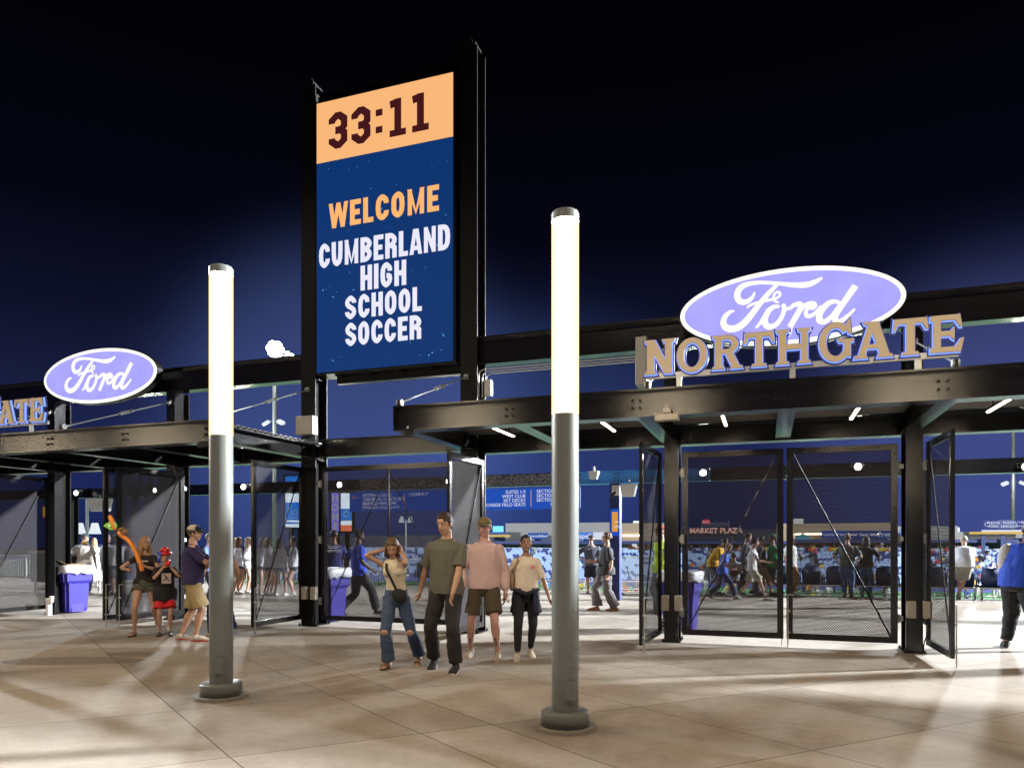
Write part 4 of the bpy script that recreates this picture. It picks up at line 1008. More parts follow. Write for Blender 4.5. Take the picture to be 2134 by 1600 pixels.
for k in range(13):
    i = 0; x = XF0+1
    while x < XF1-1:
        y = YF+k*1.05+.35; z = -4.2+(k+1)*.30
        px = None
        u = (x*rt[0]+y*rt[1])/(x*fw[0]+y*fw[1]); px = CX+F*u
        if (i % 24) >= 22: i += 1; x += .56; continue
        near = k < 6 and (1215 < px < 1272 or 1296 < px < 1340 or 1440 < px < 1500 or 1660 < px < 1760)
        if near and cnt < 300:
            o = bpy.data.objects.new('stadium_seat', sm[1 if is_dark(i, k) else 0]); COL.objects.link(o); o.location = (x, y, z)
            tag(o, ('dark blue' if is_dark(i, k) else 'light blue')+' folding seat in row %d of the far stand, %s' % (k+1, 'left of the blue column' if px < 1280 else 'right of the blue column' if px < 1350 else 'through the left closed leaf' if px < 1600 else 'through the right closed leaf'), 'seat', 'blue seats of the far stand'+(' (dark)' if is_dark(i, k) else '')); cnt += 1
        elif 560 < px < 2200:
            n0 = len(vx); vx += [(v.x+x, v.y+y-YF, v.z+z+4.2) for v in bv]; fc += [tuple(n0+q for q in f) for f in bf]; mi += [1 if is_dark(i, k) else 0]*len(bf)
        i += 1; x += .56
me = bpy.data.meshes.new('seat_rows'); me.from_pydata(vx, [], fc); me.update()
for q in seat_mats: me.materials.append(q)
me.polygons.foreach_set('material_index', mi)
o = bpy.data.objects.new('seat_rows', me); COL.objects.link(o); o.location = (0, YF, -4.2); tag(o, 'mass of blue seats filling the rest of the far stand', 'seating', kind='stuff')

# far building
FB = YF+15.0
beige = mat('far_beige', (.33, .25, .175), .8, 0, .3, .08); beige2 = mat('far_pale', (.27, .255, .26), .8, 0, .3, .06); navy = mat('far_navy', (.03, .045, .16), .6); dark = mat('far_dark', (.02, .025, .06), .5)
fb_ = empty('clubhouse_building', (0, FB, -.3), 0, 'long low beige concourse building across the pitch with blue sponsor bands', 'building')
def X(px): return atY(px, 1100, FB).x
def Z(px, py): return atY(px, py, FB).z+.3
def fbx(x0, x1, z0, z1, dy, m_, nm, th=.3):
    m = MB(); m.box(x0, x1, -dy-th, -dy, z0, z1); return m.build(nm, m_, fb_)
fbx(-80, X(1090), 0, 3.0, 0, dark, 'wall'); fbx(X(1055)-.01, X(1296), 0, 4.9, 0, beige2, 'wall', .31); fbx(X(1296)+.01, X(1410), 0, 4.75, 0, beige, 'wall', .3); fbx(X(1410)+.01, X(1618), 0, 3.7, 0, dark, 'wall', .29)
fbx(X(1618)+.01, X(1860), 0, 4.5, 0, beige, 'wall', .3); fbx(X(1860)+.01, X(1995), 0, 4.0, 0, beige2, 'wall', .28); fbx(X(1995)+.01, 80, 0, 3.2, 0, beige2, 'wall', .27)
for a, b in ((1040, 1300), (1296, 1640), (1640, 2134)): fbx(X(a)+.02, X(b), Z(a, 1133 if a < 1600 else 1130), Z(a, 1127 if a < 1600 else 1124), 1.2, navy, 'canopy_band', 1.2)
blu1 = emit('band_blue', (.02, .09, .42), .8); blu2 = emit('band_indigo', (.035, .05, .28), .8); wht = emit('band_white', (.65, .68, .8), .9); sky1 = emit('band_sky', (.06, .22, .75), .8)
def band(a, b, t, bt, m_, txt=None, size=1.0, dy=1.35):
    o = fbx(X(a), X(b), Z((a+b)/2, bt), Z((a+b)/2, t), dy, m_, 'sponsor_band', .08)
    if txt: text(txt, size, ((X(a)+X(b))/2, -dy-.1, Z((a+b)/2, (t+bt)/2)-size*.34), wht, o, bold=.02)
band(1106, 1147, 1110, 1123, blu1, 'CentrevilleBank', .5); band(1205, 1240, 1109, 1124, sky1, 'capelli', 1.0); band(1240.5, 1270, 1109, 1124, wht)
band(1711, 1766, 1105, 1121.5, blu1, 'Centreville Bank', .45); band(1766.5, 1826, 1105, 1121.5, blu2, 'Ocean State Island', .55); band(1826.5, 1860, 1105, 1121.5, blu1, 'Bread', .8); band(1872, 1925, 1103, 1120, sky1)
# doors, windows, people-height openings under the band
for a, b, t, m_ in ((1126, 1134, 1137, dark), (1206, 1216, 1137, dark), (1065, 1073, 1136, dark), (1318, 1328, 1132, wht), (1300, 1312, 1133, beige2), (1700, 1714, 1136, dark), (1722, 1732, 1132, dark), (1775, 1785, 1136, dark), (1832, 1840, 1126, wht), (1968, 1980, 1135, dark), (2004, 2013, 1134, dark), (2036, 2046, 1136, dark)):
    fbx(X(a), X(b), .02, Z(a, t), .32, m_, 'door', .06)
fbx(X(1655), X(1858), 2.95, 3.02, .35, M['strip'], 'soffit_light', .06); fbx(X(1298), X(1340), 2.85, 2.9, .35, M['strip'], 'soffit_light', .06)
# dome shaped round emblem
m = MB(); n = 24; c = (X(1672), Z(1672, 1121)); m.prism([(c[0]+1.0*math.cos(math.pi*k/n), c[1]-.3+.9*math.sin(math.pi*k/n)) for k in range(n+1)], -1.5, -1.42); m.build('half_round_emblem', emit('emblem_teal', (.10, .38, .55), .8), fb_)
# roof plant
for a, b, t, bt in ((1079, 1087, 1099, 1109), (1098, 1104, 1101, 1109), (1220, 1231, 1101, 1110), (1235, 1242, 1099, 1110), (1262, 1275, 1097, 1109), (1320, 1332, 1085, 1107), (1654, 1674, 1081, 1104), (1681, 1684, 1094, 1104), (1700, 1712, 1096, 1104), (1739, 1786, 1090, 1104), (1788, 1796, 1092, 1104), (1992, 1999, 1099, 1110)):
    x0, x1 = X(a), X(b); zz0, zz1 = Z(a, bt), Z(a, t); m = MB(); m.box(x0, x1, -.2, 2.0, zz0, zz1); m.box(x0+.1*(x1-x0), x1-.1*(x1-x0), -.26, -.2005, zz0+.3*(zz1-zz0), zz0+.9*(zz1-zz0)); m.build('roof_unit', M['paintwhite'], fb_)
# market plaza lettering over the dark canopy
mk = empty('roof_lettering', (X(1493), FB-1.4, Z(1493, 1112)-.3), 0, 'lit red edged MARKET PLAZA letters on the far roof under a red oval', 'sign')
mbk = MB(); word(mbk, 'MARKETPLAZA'.replace('K', 'K'), 0, 0.001, 0, .001, 0) if False else None
text('MARKET PLAZA', 1.05, (0, -.1, .1), emit('market_pink', (1.0, .55, .45), 1.1), mk, bold=.03, sx=1.0)
m = MB(); x_ = X(1473)-X(1493); m.ell((x_, 0, 1.75), (.62, .08, .40)); m.build('red_oval', emit('oval_red', (.9, .03, .05), 1.0), mk)
text('AAA', .5, (x_, -.1, 1.58), wht, mk, bold=.03)
m = MB()
for zq in (1.15, 1.45, 1.75, 2.1): m.box(x_-.6, x_+3.2, .1, .14, zq, zq+.05)
for xq in (-.6, 1.25, 3.15): m.box(x_+xq, x_+xq+.05, .1, .14, 0, 2.15)
m.build('frame', M['galv'], mk)
# ribbon boards at the right: sponsor boards above and below the roof edge
rb_ = empty('sponsor_board', (X(2085), FB-3, Z(2085, 1093)-.3), 0, 'long blue board reading FLOOD in panels above the yellow roof edge', 'sign')
wpx = (X(2134)-X(2085))/49
for i, (a, b, m_, t_) in enumerate(((2032, 2064, blu2, 'FLOOD FORD'), (2064.4, 2098, navy, 'FLOOD LINCOLN'), (2098.4, 2140, blu2, 'FLOOD FORD'))):
    xa, xb = (a-2085)*wpx*.97, (b-2085)*wpx*.97; m = MB(); m.box(xa, xb, -.1, .1, -.55, .55); o = m.build('panel', m_, rb_)
    w1, w2 = t_.split(); text(w1, .42, ((xa+xb)/2+.35, -.12, .05), wht, o, bold=.02); text(w2, .42, ((xa+xb)/2+.35, -.12, -.40), wht, o, bold=.02)
    if w2 == 'FORD':
        q = MB(); n = 20; pts = [(xa+.62+.42*math.cos(2*math.pi*k/n), 0, .26*math.sin(2*math.pi*k/n)) for k in range(n+1)]; ribbon(q, [(p_[0], p_[2]) for p_ in pts], .05, -.12); q.build('oval_mark', wht, o)
m = MB(); m.box((2032-2085)*wpx, 5.5, -.2, .2, -.95, -.72); m.build('white_fascia', wht, rb_)
m = MB(); m.box((2005-2085)*wpx, 5.5, -.4, -.2005, -1.25, -.96); m.build('yellow_fascia', emit('fascia_yellow', (.75, .50, .10), .8), rb_)
for a in (2035, 2075, 2120):
    m = MB(); m.box((a-2085)*wpx-.2, (a-2085)*wpx+.2, .0, .19, -4.3, -1.26); m.build('support', navy, rb_)
lb_ = empty('sponsor_board', (X(2060), YF+13.4, atY(2060, 1157, YF+13.4).z), 0, 'lower ribbon of blue FLOOD panels above the far seats', 'sign')
for i, (a, b, m_, t_) in enumerate(((2034, 2056, blu2, 'FLOOD FORD'), (2056.4, 2078, navy, 'FLOOD'), (2078.4, 2102, blu2, 'FLOOD FORD'), (2013, 2033.6, navy, ''))):
    xa, xb = (a-2060)*wpx, (b-2060)*wpx; m = MB(); m.box(xa, xb, -.1, .1, -.32, .32); o = m.build('panel', m_, lb_)
    if t_: text(t_, .26, ((xa+xb)/2, -.12, -.09), wht, o, bold=.02)
# yellow roof edge and small screens above the left part
lx = empty('corner_scoreboard', (X(1045), FB-3, Z(1045, 1103)-.3), 0, 'small cyan and white lit screens at the left corner of the far building', 'scoreboard')
ws_ = (X(1055)-X(1035))/20
for a, b, m_ in ((1014, 1020, wht), (1025, 1030, wht), (1041, 1062, emit('screen_cyan', (.18, .62, .95), 1.3))):
    m = MB(); m.box((a-1045)*ws_, (b-1045)*ws_, -.1, .1, -.45, .5); m.build('screen', m_, lx)
m = MB(); m.box((1012-1045)*ws_, (1075-1045)*ws_, .0, .3, -1.2, -.9); m.build('yellow_edge', emit('edge_yellow', (.75, .50, .10), .8), lx)
m = MB(); m.box((1012-1045)*ws_, (1075-1045)*ws_, .15, .25, -.8991, -.46); m.build('support', navy, lx)
# two lit scoreboards seen through the meshes
sbm = [emit('score_blue', (.02, .22, .85), 1.6), emit('score_white', (.75, .88, 1.0), 2.2), emit('score_red', (1.0, .22, .12), 1.6), emit('score_violet', (.30, .22, .95), 1.4)]
Dn = 70.0
def scoreboard(px0, px1, py0, py1, rows, label, home=False):
    a, b = atD(px0, py1, Dn), atD(px1, py0, Dn); c = (a+b)/2; root = empty('scoreboard', (c.x, c.y, -4.2), YAW, label, 'scoreboard', 'lit scoreboards beyond the pitch')
    w = (px1-px0)/F*Dn; z0, z1 = a.z+4.2, b.z+4.2; h = z1-z0
    m = MB(); m.box(-w/2-.2, w/2+.2, .02, .6, z0-.2, z1+.2); m.build('cabinet', M['black'], root)
    m = MB(); m.box(-w/4-.2, -w/4+.2, .1, .5, 0, z0-.201); m.box(w/4-.2, w/4+.2, .1, .5, 0, z0-.201); m.build('post', M['steelflat'], root)
    x0 = -w/2
    if home:
        m = MB(); m.box(-w/2, -w/2+w*.37, -.02, .0199, z0, z1); m.build('name_panel', sbm[3], root)
        for i, ch in enumerate('HOME'): text(ch, h*.24, (-w/2+w*.185, -.04, z1-h*(.22+i*.245)), wht if i else wht, root, bold=.04, rot=(R(90), 0, 0))
        x0 = -w/2+w*.46
    for t, bt, mi_ in rows:
        m = MB(); m.box(x0, w/2, -.02, .0199, z1-bt*h, z1-t*h-.001); m.build('panel', sbm[mi_], root)
    text('Centreville', h*.06, ((x0+w/2)/2, -.05, z1-h*.74), wht, root, bold=.03)
    m = MB(); n = 10
    for k in range(8):
        an = k*math.pi/4; m.ell(((x0+w/2)/2+h*.07*math.cos(an), -.04, z1-h*.56+h*.07*math.sin(an)), (h*.02, .01, h*.02), seg=8, rings=5)
    m.build('ring_emblem', wht, root)
scoreboard(691, 733, 1027, 1106, ((0, .42, 1), (.42, .74, 0), (.74, .84, 1), (.84, 1, 2)), 'lit scoreboard reading HOME seen through the tower mesh', True)
scoreboard(595, 634, 1028, 1098, ((0, .26, 1), (.26, .80, 0), (.80, .85, 1), (.85, .9, 0), (.9, 1, 1)), 'lit blue scoreboard behind the mesh leaf left of the tower')
scoreboard(595, 634, 992, 1010, ((0, 1, 0),), 'small lit blue panel over the left scoreboard')

# ================================================================== PEOPLE
def finish(mb, name, m, parent, voxel, smooth=4, disp=0.0, dscale=9.0, seed=0, stretch=(1, 1, 1), cut=None):
    """union of overlapping lofts -> one continuous smooth skin"""
    bm = mb.bm; bmesh.ops.recalc_face_normals(bm, faces=bm.faces[:])
    me = bpy.data.meshes.new('tmp'); bm.to_mesh(me); bm.free()
    o = bpy.data.objects.new('tmp', me); COL.objects.link(o)
    r = o.modifiers.new('r', 'REMESH'); r.mode = 'VOXEL'; r.voxel_size = voxel
    if smooth:
        s = o.modifiers.new('s', 'SMOOTH'); s.iterations = smooth; s.factor = .6
    dg = bpy.context.evaluated_depsgraph_get(); out = bpy.data.meshes.new_from_object(o.evaluated_get(dg)); out.name = name
    bpy.data.objects.remove(o); bpy.data.meshes.remove(me)
    if disp:
        nor = [v.normal.copy() for v in out.vertices]; sv = Vector((seed*1.7, seed*.9, seed*2.3))
        for v, n in zip(out.vertices, nor):
            q = Vector((v.co.x*stretch[0], v.co.y*stretch[1], v.co.z*stretch[2]))*dscale+sv
            f = noise.noise(q)+.5*noise.noise(q*2.1)
            v.co += n*disp*f
    out.materials.clear(); out.materials.append(m); out.shade_smooth()
    n = bpy.data.objects.new(name, out); COL.objects.link(n); n.parent = parent
    return n
SKIN = {'fair': mat('skin_fair', (.50, .30, .22), .5, 0, 12, .08, spec=.4), 'warm': mat('skin_warm', (.42, .245, .165), .5, 0, 12, .08), 'tan': mat('skin_tan', (.30, .165, .105), .5, 0, 12, .08), 'pink': mat('skin_pink', (.52, .29, .24), .5, 0, 12, .10),
        'brown': mat('skin_brown', (.20, .095, .055), .5, 0, 12, .08), 'dark': mat('skin_dark', (.07, .035, .022), .5, 0, 12, .08)}
_mc = {}
def cloth(c, rough=.85, ns=26):
    if c not in _mc: _mc[c] = mat('cloth', c, rough, 0, ns, .14, .25, 380)
    return _mc[c]
EYEW = mat('eye_white', (.40, .36, .34), .3); EYED = mat('eye_dark', (.02, .014, .01), .15); LIP = mat('lips', (.36, .11, .10), .45); BROW = mat('brow', (.05, .03, .02), .8)
def ik(a, b, l1, l2, hint):
    a, b = Vector(a), Vector(b); d = b-a; L = d.length; mx = (l1+l2)*.998
    if L > mx: b = a+d*(mx/L); d = b-a; L = mx
    L = max(L, abs(l1-l2)+.01)
    x = (l1*l1-l2*l2+L*L)/(2*L); h = math.sqrt(max(0, l1*l1-x*x)); t = d.normalized(); hv = Vector(hint); hv = hv-t*hv.dot(t)
    if hv.length < 1e-5: hv = t.orthogonal()
    return a+t*x+hv.normalized()*h, b
def person(label, foot, face, H=1.75, group=None, skin='fair', build=1.0, sex='m', hair=('short', (.06, .035, .02)), top=None, bottom=None, shoes=None, cap=None,
           handR=(.15, .01, .47), handL=(-.15, .01, .47), elbR=(.6, -1, .0), elbL=(-.6, -1, .0), footR=(.055, 0, 0), footL=(-.055, 0, 0), toeR=None, toeL=None,
           lean=0, side=0, twist=0, head=(0, 0), vox=.0085, detail=True, hip_drop=0, hipx=0, hipy=0, curl=.5, sit=False, name='person', chest=1.0, belly=0.0, grip=(0, 0)):
    px = foot
    if label.startswith(('woman in cream', 'tall young', 'man in pale', 'smiling', 'blonde girl', 'small boy', 'man in navy tee')): vox = .0066
    x, y = (px[0], px[1]) if len(px) == 2 and abs(px[1]) < 60 else gnd(*px)[:2]
    back = math.atan2(-y, -x)          # direction towards the camera
    rz = back+R(face)-math.pi/2
    root = empty('person', (x, y, 0), rz, label, 'person', group)
    h = H; s = H
    A = Vector
    # legs
    fR, fL = A(footR)*h, A(footL)*h
    hz = .525*h-hip_drop*h; l1, l2 = .245*h, .237*h; hw = .050*h*(1.05 if sex == 'f' else 1)
    aR, aL = A((fR.x, fR.y, fR.z+.045*h)), A((fL.x, fL.y, fL.z+.045*h))
    hc = A((hipx*h+(fR.x+fL.x)/2*.0, hipy*h, hz))
    for _ in range(20):
        if max((aR-(hc+A((hw, 0, -.02*h)))).length, (aL-(hc+A((-hw, 0, -.02*h)))).length) > (l1+l2)*.985: hc.z -= .006*h
    hR, hL = hc+A((hw, 0, -.02*h)), hc+A((-hw, 0, -.02*h))
    fd = A((0, 1, 0))
    kR, aR = ik(hR, aR, l1, l2, (.12, 1, 0)); kL, aL = ik(hL, aL, l1, l2, (-.12, 1, 0))
    # spine
    Lr, Sr, Tw = R(lean), R(side), R(twist)
    up = A((math.sin(Sr), math.sin(Lr), math.cos(Lr)*math.cos(Sr))).normalized()
    def sp(t): # t in H above hips
        b = A((0, 0, 1)).lerp(up, min(1, t/.12)); return hc+ (A((0, 0, 1))*min(t, .05)+up*max(0, t-.05))*h
    rx = A((math.cos(Tw), math.sin(Tw), 0)); rx = (rx-up*rx.dot(up)).normalized(); fy = up.cross(rx)
    sw = (.104 if sex == 'm' else .089)*h*(.5+.5*build)
    neck0 = sp(.305); sR = sp(.250)+rx*sw; sL = sp(.250)-rx*sw
    bw = build
    def ubox(p): return p
    # arms
    u1, u2 = .165*h, .145*h
    def H3(v): return A(v)*h
    eR, wR = ik(sR, H3(handR), u1, u2, A(elbR)); eL, wL = ik(sL, H3(handL), u1, u2, A(elbL))
    # head
    yaw, pit = R(head[0]), R(head[1])
    nb = neck0+up*.012*h
    hm = Matrix.Rotation(Tw, 3, 'Z') @ Matrix.Rotation(yaw, 3, 'Z') @ Matrix.Rotation(-pit, 3, 'X')
    hcen = neck0+up*.055*h*.9+(hm @ A((0, .012*h, .052*h)))
    def hp(x_, y_, z_): return hcen+hm @ (A((x_, y_, z_))*h)
    k = 1.0 if H > 1.5 else 1.12
    b = MB(); V = vox
    # torso
    def tring(mb, ts, ws, ds, infl=0, seg=20, off=0):
        pts, rr = [], []
        for t, w, d in zip(ts, ws, ds):
            c = sp(t) if t >= 0 else hc+A((0, 0, t*h)); pts.append(c+fy*(off*h)); q_ = infl[len(rr)] if isinstance(infl, list) else infl; rr.append((w*h+q_, d*h+q_))
        mb.tube(pts, rr, seg, up=[A((1, 0, 0)).lerp(rx, max(0, min(1, (t+.02)/.2))) for t in ts])
    fm = sex == 'f'
    T = [-.075, -.03, .02, .065, .12, .18, .235, .264, .284, .304]
    Wd = [.060, .088, .092, .080 if fm else .084, .076 if fm else .086, .084 if fm else .095, .094 if fm else .106, .092 if fm else .106, .074, .036]
    Dp = [.045, .062, .062, .056, .056, .064 if fm else .066, .062, .050, .040, .030]
    Wd = [w*(.35+.65*bw) for w in Wd]; Dp = [d*(.35+.65*bw)+belly*(.9 if i in (3, 4) else .5 if i in (2, 5) else .1) for i, d in enumerate(Dp)]
    tring(b, T, Wd, Dp)
    b.ell(sR, [.027*h*(.4+.6*bw)]*3, seg=12); b.ell(sL, [.027*h*(.4+.6*bw)]*3, seg=12)
    b.tube([neck0-up*.03*h, neck0+up*.02*h, hp(0, -.012, -.045)], [.040*h*(.6+.4*bw), .031*h*(.6+.4*bw) if not fm else .026*h, .029*h if not fm else .025*h], 14)
    # head
    HW = .0435*k; rot = hm
    b.ell(hp(0, -.006, .012), (HW*h, .054*k*h, .053*k*h), rot, 18, 12)
    b.ell(hp(0, .010, -.022), (.036*k*h, .042*k*h, .044*k*h), rot, 16, 10)
    b.ell(hp(0, .030, -.052*k), (.020*h, .018*h, .014*h), rot, 10, 8)
    b.tube([hp(0, .046*k, .012), hp(0, .058*k, -.010), hp(0, .050*k, -.016)], [.006*h, .0095*h, .006*h], 8)
    for e in (-1, 1): b.ell(hp(e*.044*k, -.006, -.008), (.006*h, .013*h, .019*h), rot, 8, 6)
    # limbs
    def limb(mb, pts, rr, seg=12): mb.tube(pts, rr, seg)
    ar = .0245*h*(.45+.55*bw)*(1 if not fm else .86)
    for S_, E_, W_, sg in ((sR, eR, wR, 1), (sL, eL, wL, -1)):
        limb(b, [S_, S_.lerp(E_, .35), E_, E_.lerp(W_, .25), W_], [ar*1.0, ar*1.08, ar*.86, ar*.92, ar*.58])
    lr = .0425*h*(.35+.65*bw)*(1.06 if fm else 1)
    for Hp, K, An in ((hR, kR, aR), (hL, kL, aL)):
        back_ = A((0, -1, 0))
        limb(b, [Hp+A((0, 0, .02*h)), Hp.lerp(K, .3), K-(K-Hp)*.06, K+(An-K)*.06, K.lerp(An, .3)+back_*.008*h, K.lerp(An, .65), An], [lr*1.08, lr*1.06, lr*.72, lr*.68, lr*.74, lr*.50, lr*.42])
    # feet
    def footdir(F_, toe, K, An, sg):
        yawf = R((toe[0] if toe else sg*-8)); pitf = R(toe[1] if toe else 0)
        return A((-math.sin(yawf)*math.cos(pitf), math.cos(yawf)*math.cos(pitf), -math.sin(pitf)))
    dR, dL = footdir(fR, toeR, kR, aR, 1), footdir(fL, toeL, kL, aL, -1)
    def foot_mesh(mb, An, d, infl=0.0, sole=0.0):
        s_ = d.cross(A((0, 0, 1))).normalized(); u_ = s_.cross(d).normalized()
        heel = An-d*.028*h-u_*.020*h; ball = An+d*.085*h-u_*.028*h; toe = An+d*.125*h-u_*.033*h
        mb.tube([heel-d*.005*h, heel+d*.02*h, An+d*.04*h-u_*.022*h, ball, toe], [(.014*h+infl, .018*h+infl), (.019*h+infl, .024*h+infl), (.021*h+infl, .021*h+infl), (.026*h+infl, .0155*h+infl), (.018*h+infl, .009*h+infl)], 14, up=s_)
        return heel, ball, toe, s_, u_
    for An, d in ((aR, dR), (aL, dL)):
        foot_mesh(b, An, d); b.tube([An+A((0, 0, .01*h)), An-A((0, 0, .012*h))], [lr*.44, lr*.46], 10)
    # hands with fingers
    def hand(mb, E_, W_, sg, cu, g_=0):
        d = (W_-E_).normalized()
        side_ = A((0, 1, 0)) if abs(d.z) > .6 else A((0, 0, 1))
        n_ = (side_-d*side_.dot(d)).normalized()      # thumb side
        pn = d.cross(n_)*sg                              # palm normal, inwards
        pw = .020*h; pl = .050*h
        mb.tube([W_-d*.01*h, W_+d*.012*h, W_+d*.03*h, W_+d*pl], [(.015*h, .011*h), (.019*h, .0105*h), (.0225*h, .0105*h), (.022*h, .0085*h)], 12, up=n_)
        for i in range(4):
            o_ = (.0165-.011*i)*h; L = (.040, .044, .041, .033)[i]*h
            p0 = W_+d*pl*.85+n_*o_; c = cu+.10*i*cu
            d1 = (d+pn*c*.5+n_*(.10-.07*i)).normalized(); d2 = (d+pn*c*1.5).normalized(); d3 = (d*.6+pn*c*2.4).normalized()
            p1 = p0+d1*L*.5; p2 = p1+d2*L*.32; p3 = p2+d3*L*.24
            mb.tube([p0, p1, p2, p3], [.0056*h, .0052*h, .0048*h, .0036*h], 8)
        t0 = W_+d*.014*h+n_*.014*h; t1 = t0+(d*.7+n_*.75+pn*.35*(1+cu)).normalized()*.026*h; t2 = t1+(d*.9+n_*.2+pn*.4*(1+cu)).normalized()*.022*h
        mb.tube([t0, t1, t2], [.0075*h, .0062*h, .0046*h], 8)
    gp = grip if isinstance(grip, tuple) else (grip, grip)
    hand(b, eR, wR, 1, curl+gp[0]); hand(b, eL, wL, -1, curl+gp[1])
    body = finish(b, 'body', SKIN[skin], root, V, 3)
    # ---------------------------------------------------------------- clothes
    rs = hash(label) % 97
    rs = sum(ord(c) for c in label) % 97
    if top:
        c = top.get('color'); L0 = top.get('hem', -.05); sl = top.get('sleeve', .45); loose = top.get('loose', .012)*h/1.75; m_ = top.get('mat') or cloth(c)
        g_ = MB(); ts = [L0, max(L0+.01, -.03), .02, .065, .12, .18, .235, .264, .284, .301]
        if L0 > .0: ts = [L0, L0+.01, L0+.02, max(.075, L0+.03), .12, .18, .235, .264, .284, .301]
        def at_(t, arr):
            for i in range(len(T)-1):
                if T[i] <= t <= T[i+1]: return arr[i]+(arr[i+1]-arr[i])*(t-T[i])/(T[i+1]-T[i])
            return arr[0] if t < T[0] else arr[-1]
        bl = top.get('boxy', .5)
        ww = [at_(max(t, -.03), Wd) for t in ts]; dd = [at_(max(t, -.03), Dp) for t in ts]
        ww = [w+(max(Wd[6]*.93, w)-w)*bl*(1 if i < 6 else 0) for i, w in enumerate(ww)]; dd = [d+(max(Dp[5], d)-d)*bl*(1 if i < 6 else 0) for i, d in enumerate(dd)]
        if bottom and L0 < 0:
            mw = (hw+lr*1.05+bottom.get('loose', .010)*h/1.75)/h+(.001 if L0 > -.06 else .016); md_ = (lr*1.05+bottom.get('loose', .010)*h/1.75)/h+(.004 if L0 > -.06 else .034)
            for i, t in enumerate(ts):
                if t < .03: ww[i] = max(ww[i], mw); dd[i] = max(dd[i], md_)
        if top.get('neck', 'crew') == 'crew': ww[-2] = .075; ww[-1] = .037; dd[-1] = .032
        if top.get('neck') == 'scoop': ts = ts[:-1]; ww = ww[:-1]; dd = dd[:-1]
        lz = [loose]*len(ts)
        for i, t in enumerate(ts):
            if t > .25: lz[i] = loose*max(.25, 1-(t-.25)*15)
        tring(g_, ts, ww, dd, lz, 24)
        if fm and chest: 
            for e in (-1, 1): g_.ell(sp(.205)+rx*e*.042*h+fy*.038*h, (.040*h, .030*h, .036*h), seg=12)
        if top.get('neck') != 'tank':
            for S_, E_, W_ in ((sR, eR, wR), (sL, eL, wL)):
                full = sl > 1
                g_.ell(S_, [.027*h*(.4+.6*bw)+.011]*3, seg=12)
                if not full: g_.tube([S_, S_.lerp(E_, sl*.5), S_.lerp(E_, sl)], [ar*1.0+.010, ar*1.16+loose*.75, ar*1.14+loose*1.15], 14)
                else:
                    e2 = E_.lerp(W_, min(1, sl-1)); g_.tube([S_, S_.lerp(E_, .5), E_, E_.lerp(e2, .6), e2-(e2-E_).normalized()*.03, e2], [ar*1.0+.010, ar*1.14+loose*.7, ar*.95+loose*.8, ar*.95+loose*.8, ar*.85+loose*.7, ar*.7+loose*.4], 14)
        else:
            for S_ in (sR, sL): g_.tube([S_.lerp(neck0, .30)+up*.004*h, sp(.22)+(S_-sp(.288))*.55], [.024*h, .05*h], 10)
        so_ = finish(g_, top.get('name', 'shirt'), m_, root, V*1.1, 2, .0105*top.get('fold', 1), 6.5, rs, (1.5, 1.5, .55))
        if detail and top.get('neck', 'crew') == 'crew':
            q_ = MB(); n_ = 20; q_.tube([sp(.297)+rx*(.041*h*math.cos(2*math.pi*i/n_))+fy*(.037*h*math.sin(2*math.pi*i/n_)+.002*h)+up*(.006*h-.010*h*math.sin(2*math.pi*i/n_)) for i in range(n_+1)], .0055*h, 6, caps=False); q_.build('collar', m_, so_, True)
    if bottom:
        c = bottom.get('color'); ln = bottom.get('len', 1.93); loose = bottom.get('loose', .010)*h/1.75; fl = bottom.get('flare', 0)*h; m_ = bottom.get('mat') or cloth(c)
        wst = bottom.get('waist', .045)
        g_ = MB(); ts = [t for t in (-.075, -.03, .02)]+[wst]
        ww = [Wd[0], Wd[1], Wd[2], (Wd[2]+Wd[3])/2]; dd = [Dp[0], Dp[1]+.004, Dp[2], (Dp[2]+Dp[3])/2-belly*.4]
        tring(g_, ts, ww, dd, loose*.6, 22)
        for Hp, K, An in ((hR, kR, aR), (hL, kL, aL)):
            if ln <= 1:
                e = Hp.lerp(K, ln); g_.tube([Hp+A((0, 0, .02*h)), Hp.lerp(K, ln*.5), e], [lr*1.02+loose, lr*1.06+loose, lr*(1.10-.36*ln)+loose+fl+.004], 16)
            else:
                e = K.lerp(An, min(.985, ln-1)); g_.tube([Hp+A((0, 0, .02*h)), Hp.lerp(K, .4), K, K.lerp(e, .5), e], [lr*1.02+loose, lr*1.03+loose, lr*.80+loose*.9, lr*.72+loose*.8+fl*.5, lr*.52+loose*.8+fl], 16)
        finish(g_, bottom.get('name', 'trousers' if ln > 1.2 else 'shorts'), m_, root, V*1.1, 2, .0095*bottom.get('fold', 1), 8, rs+5, (.8, .8, 1.3))
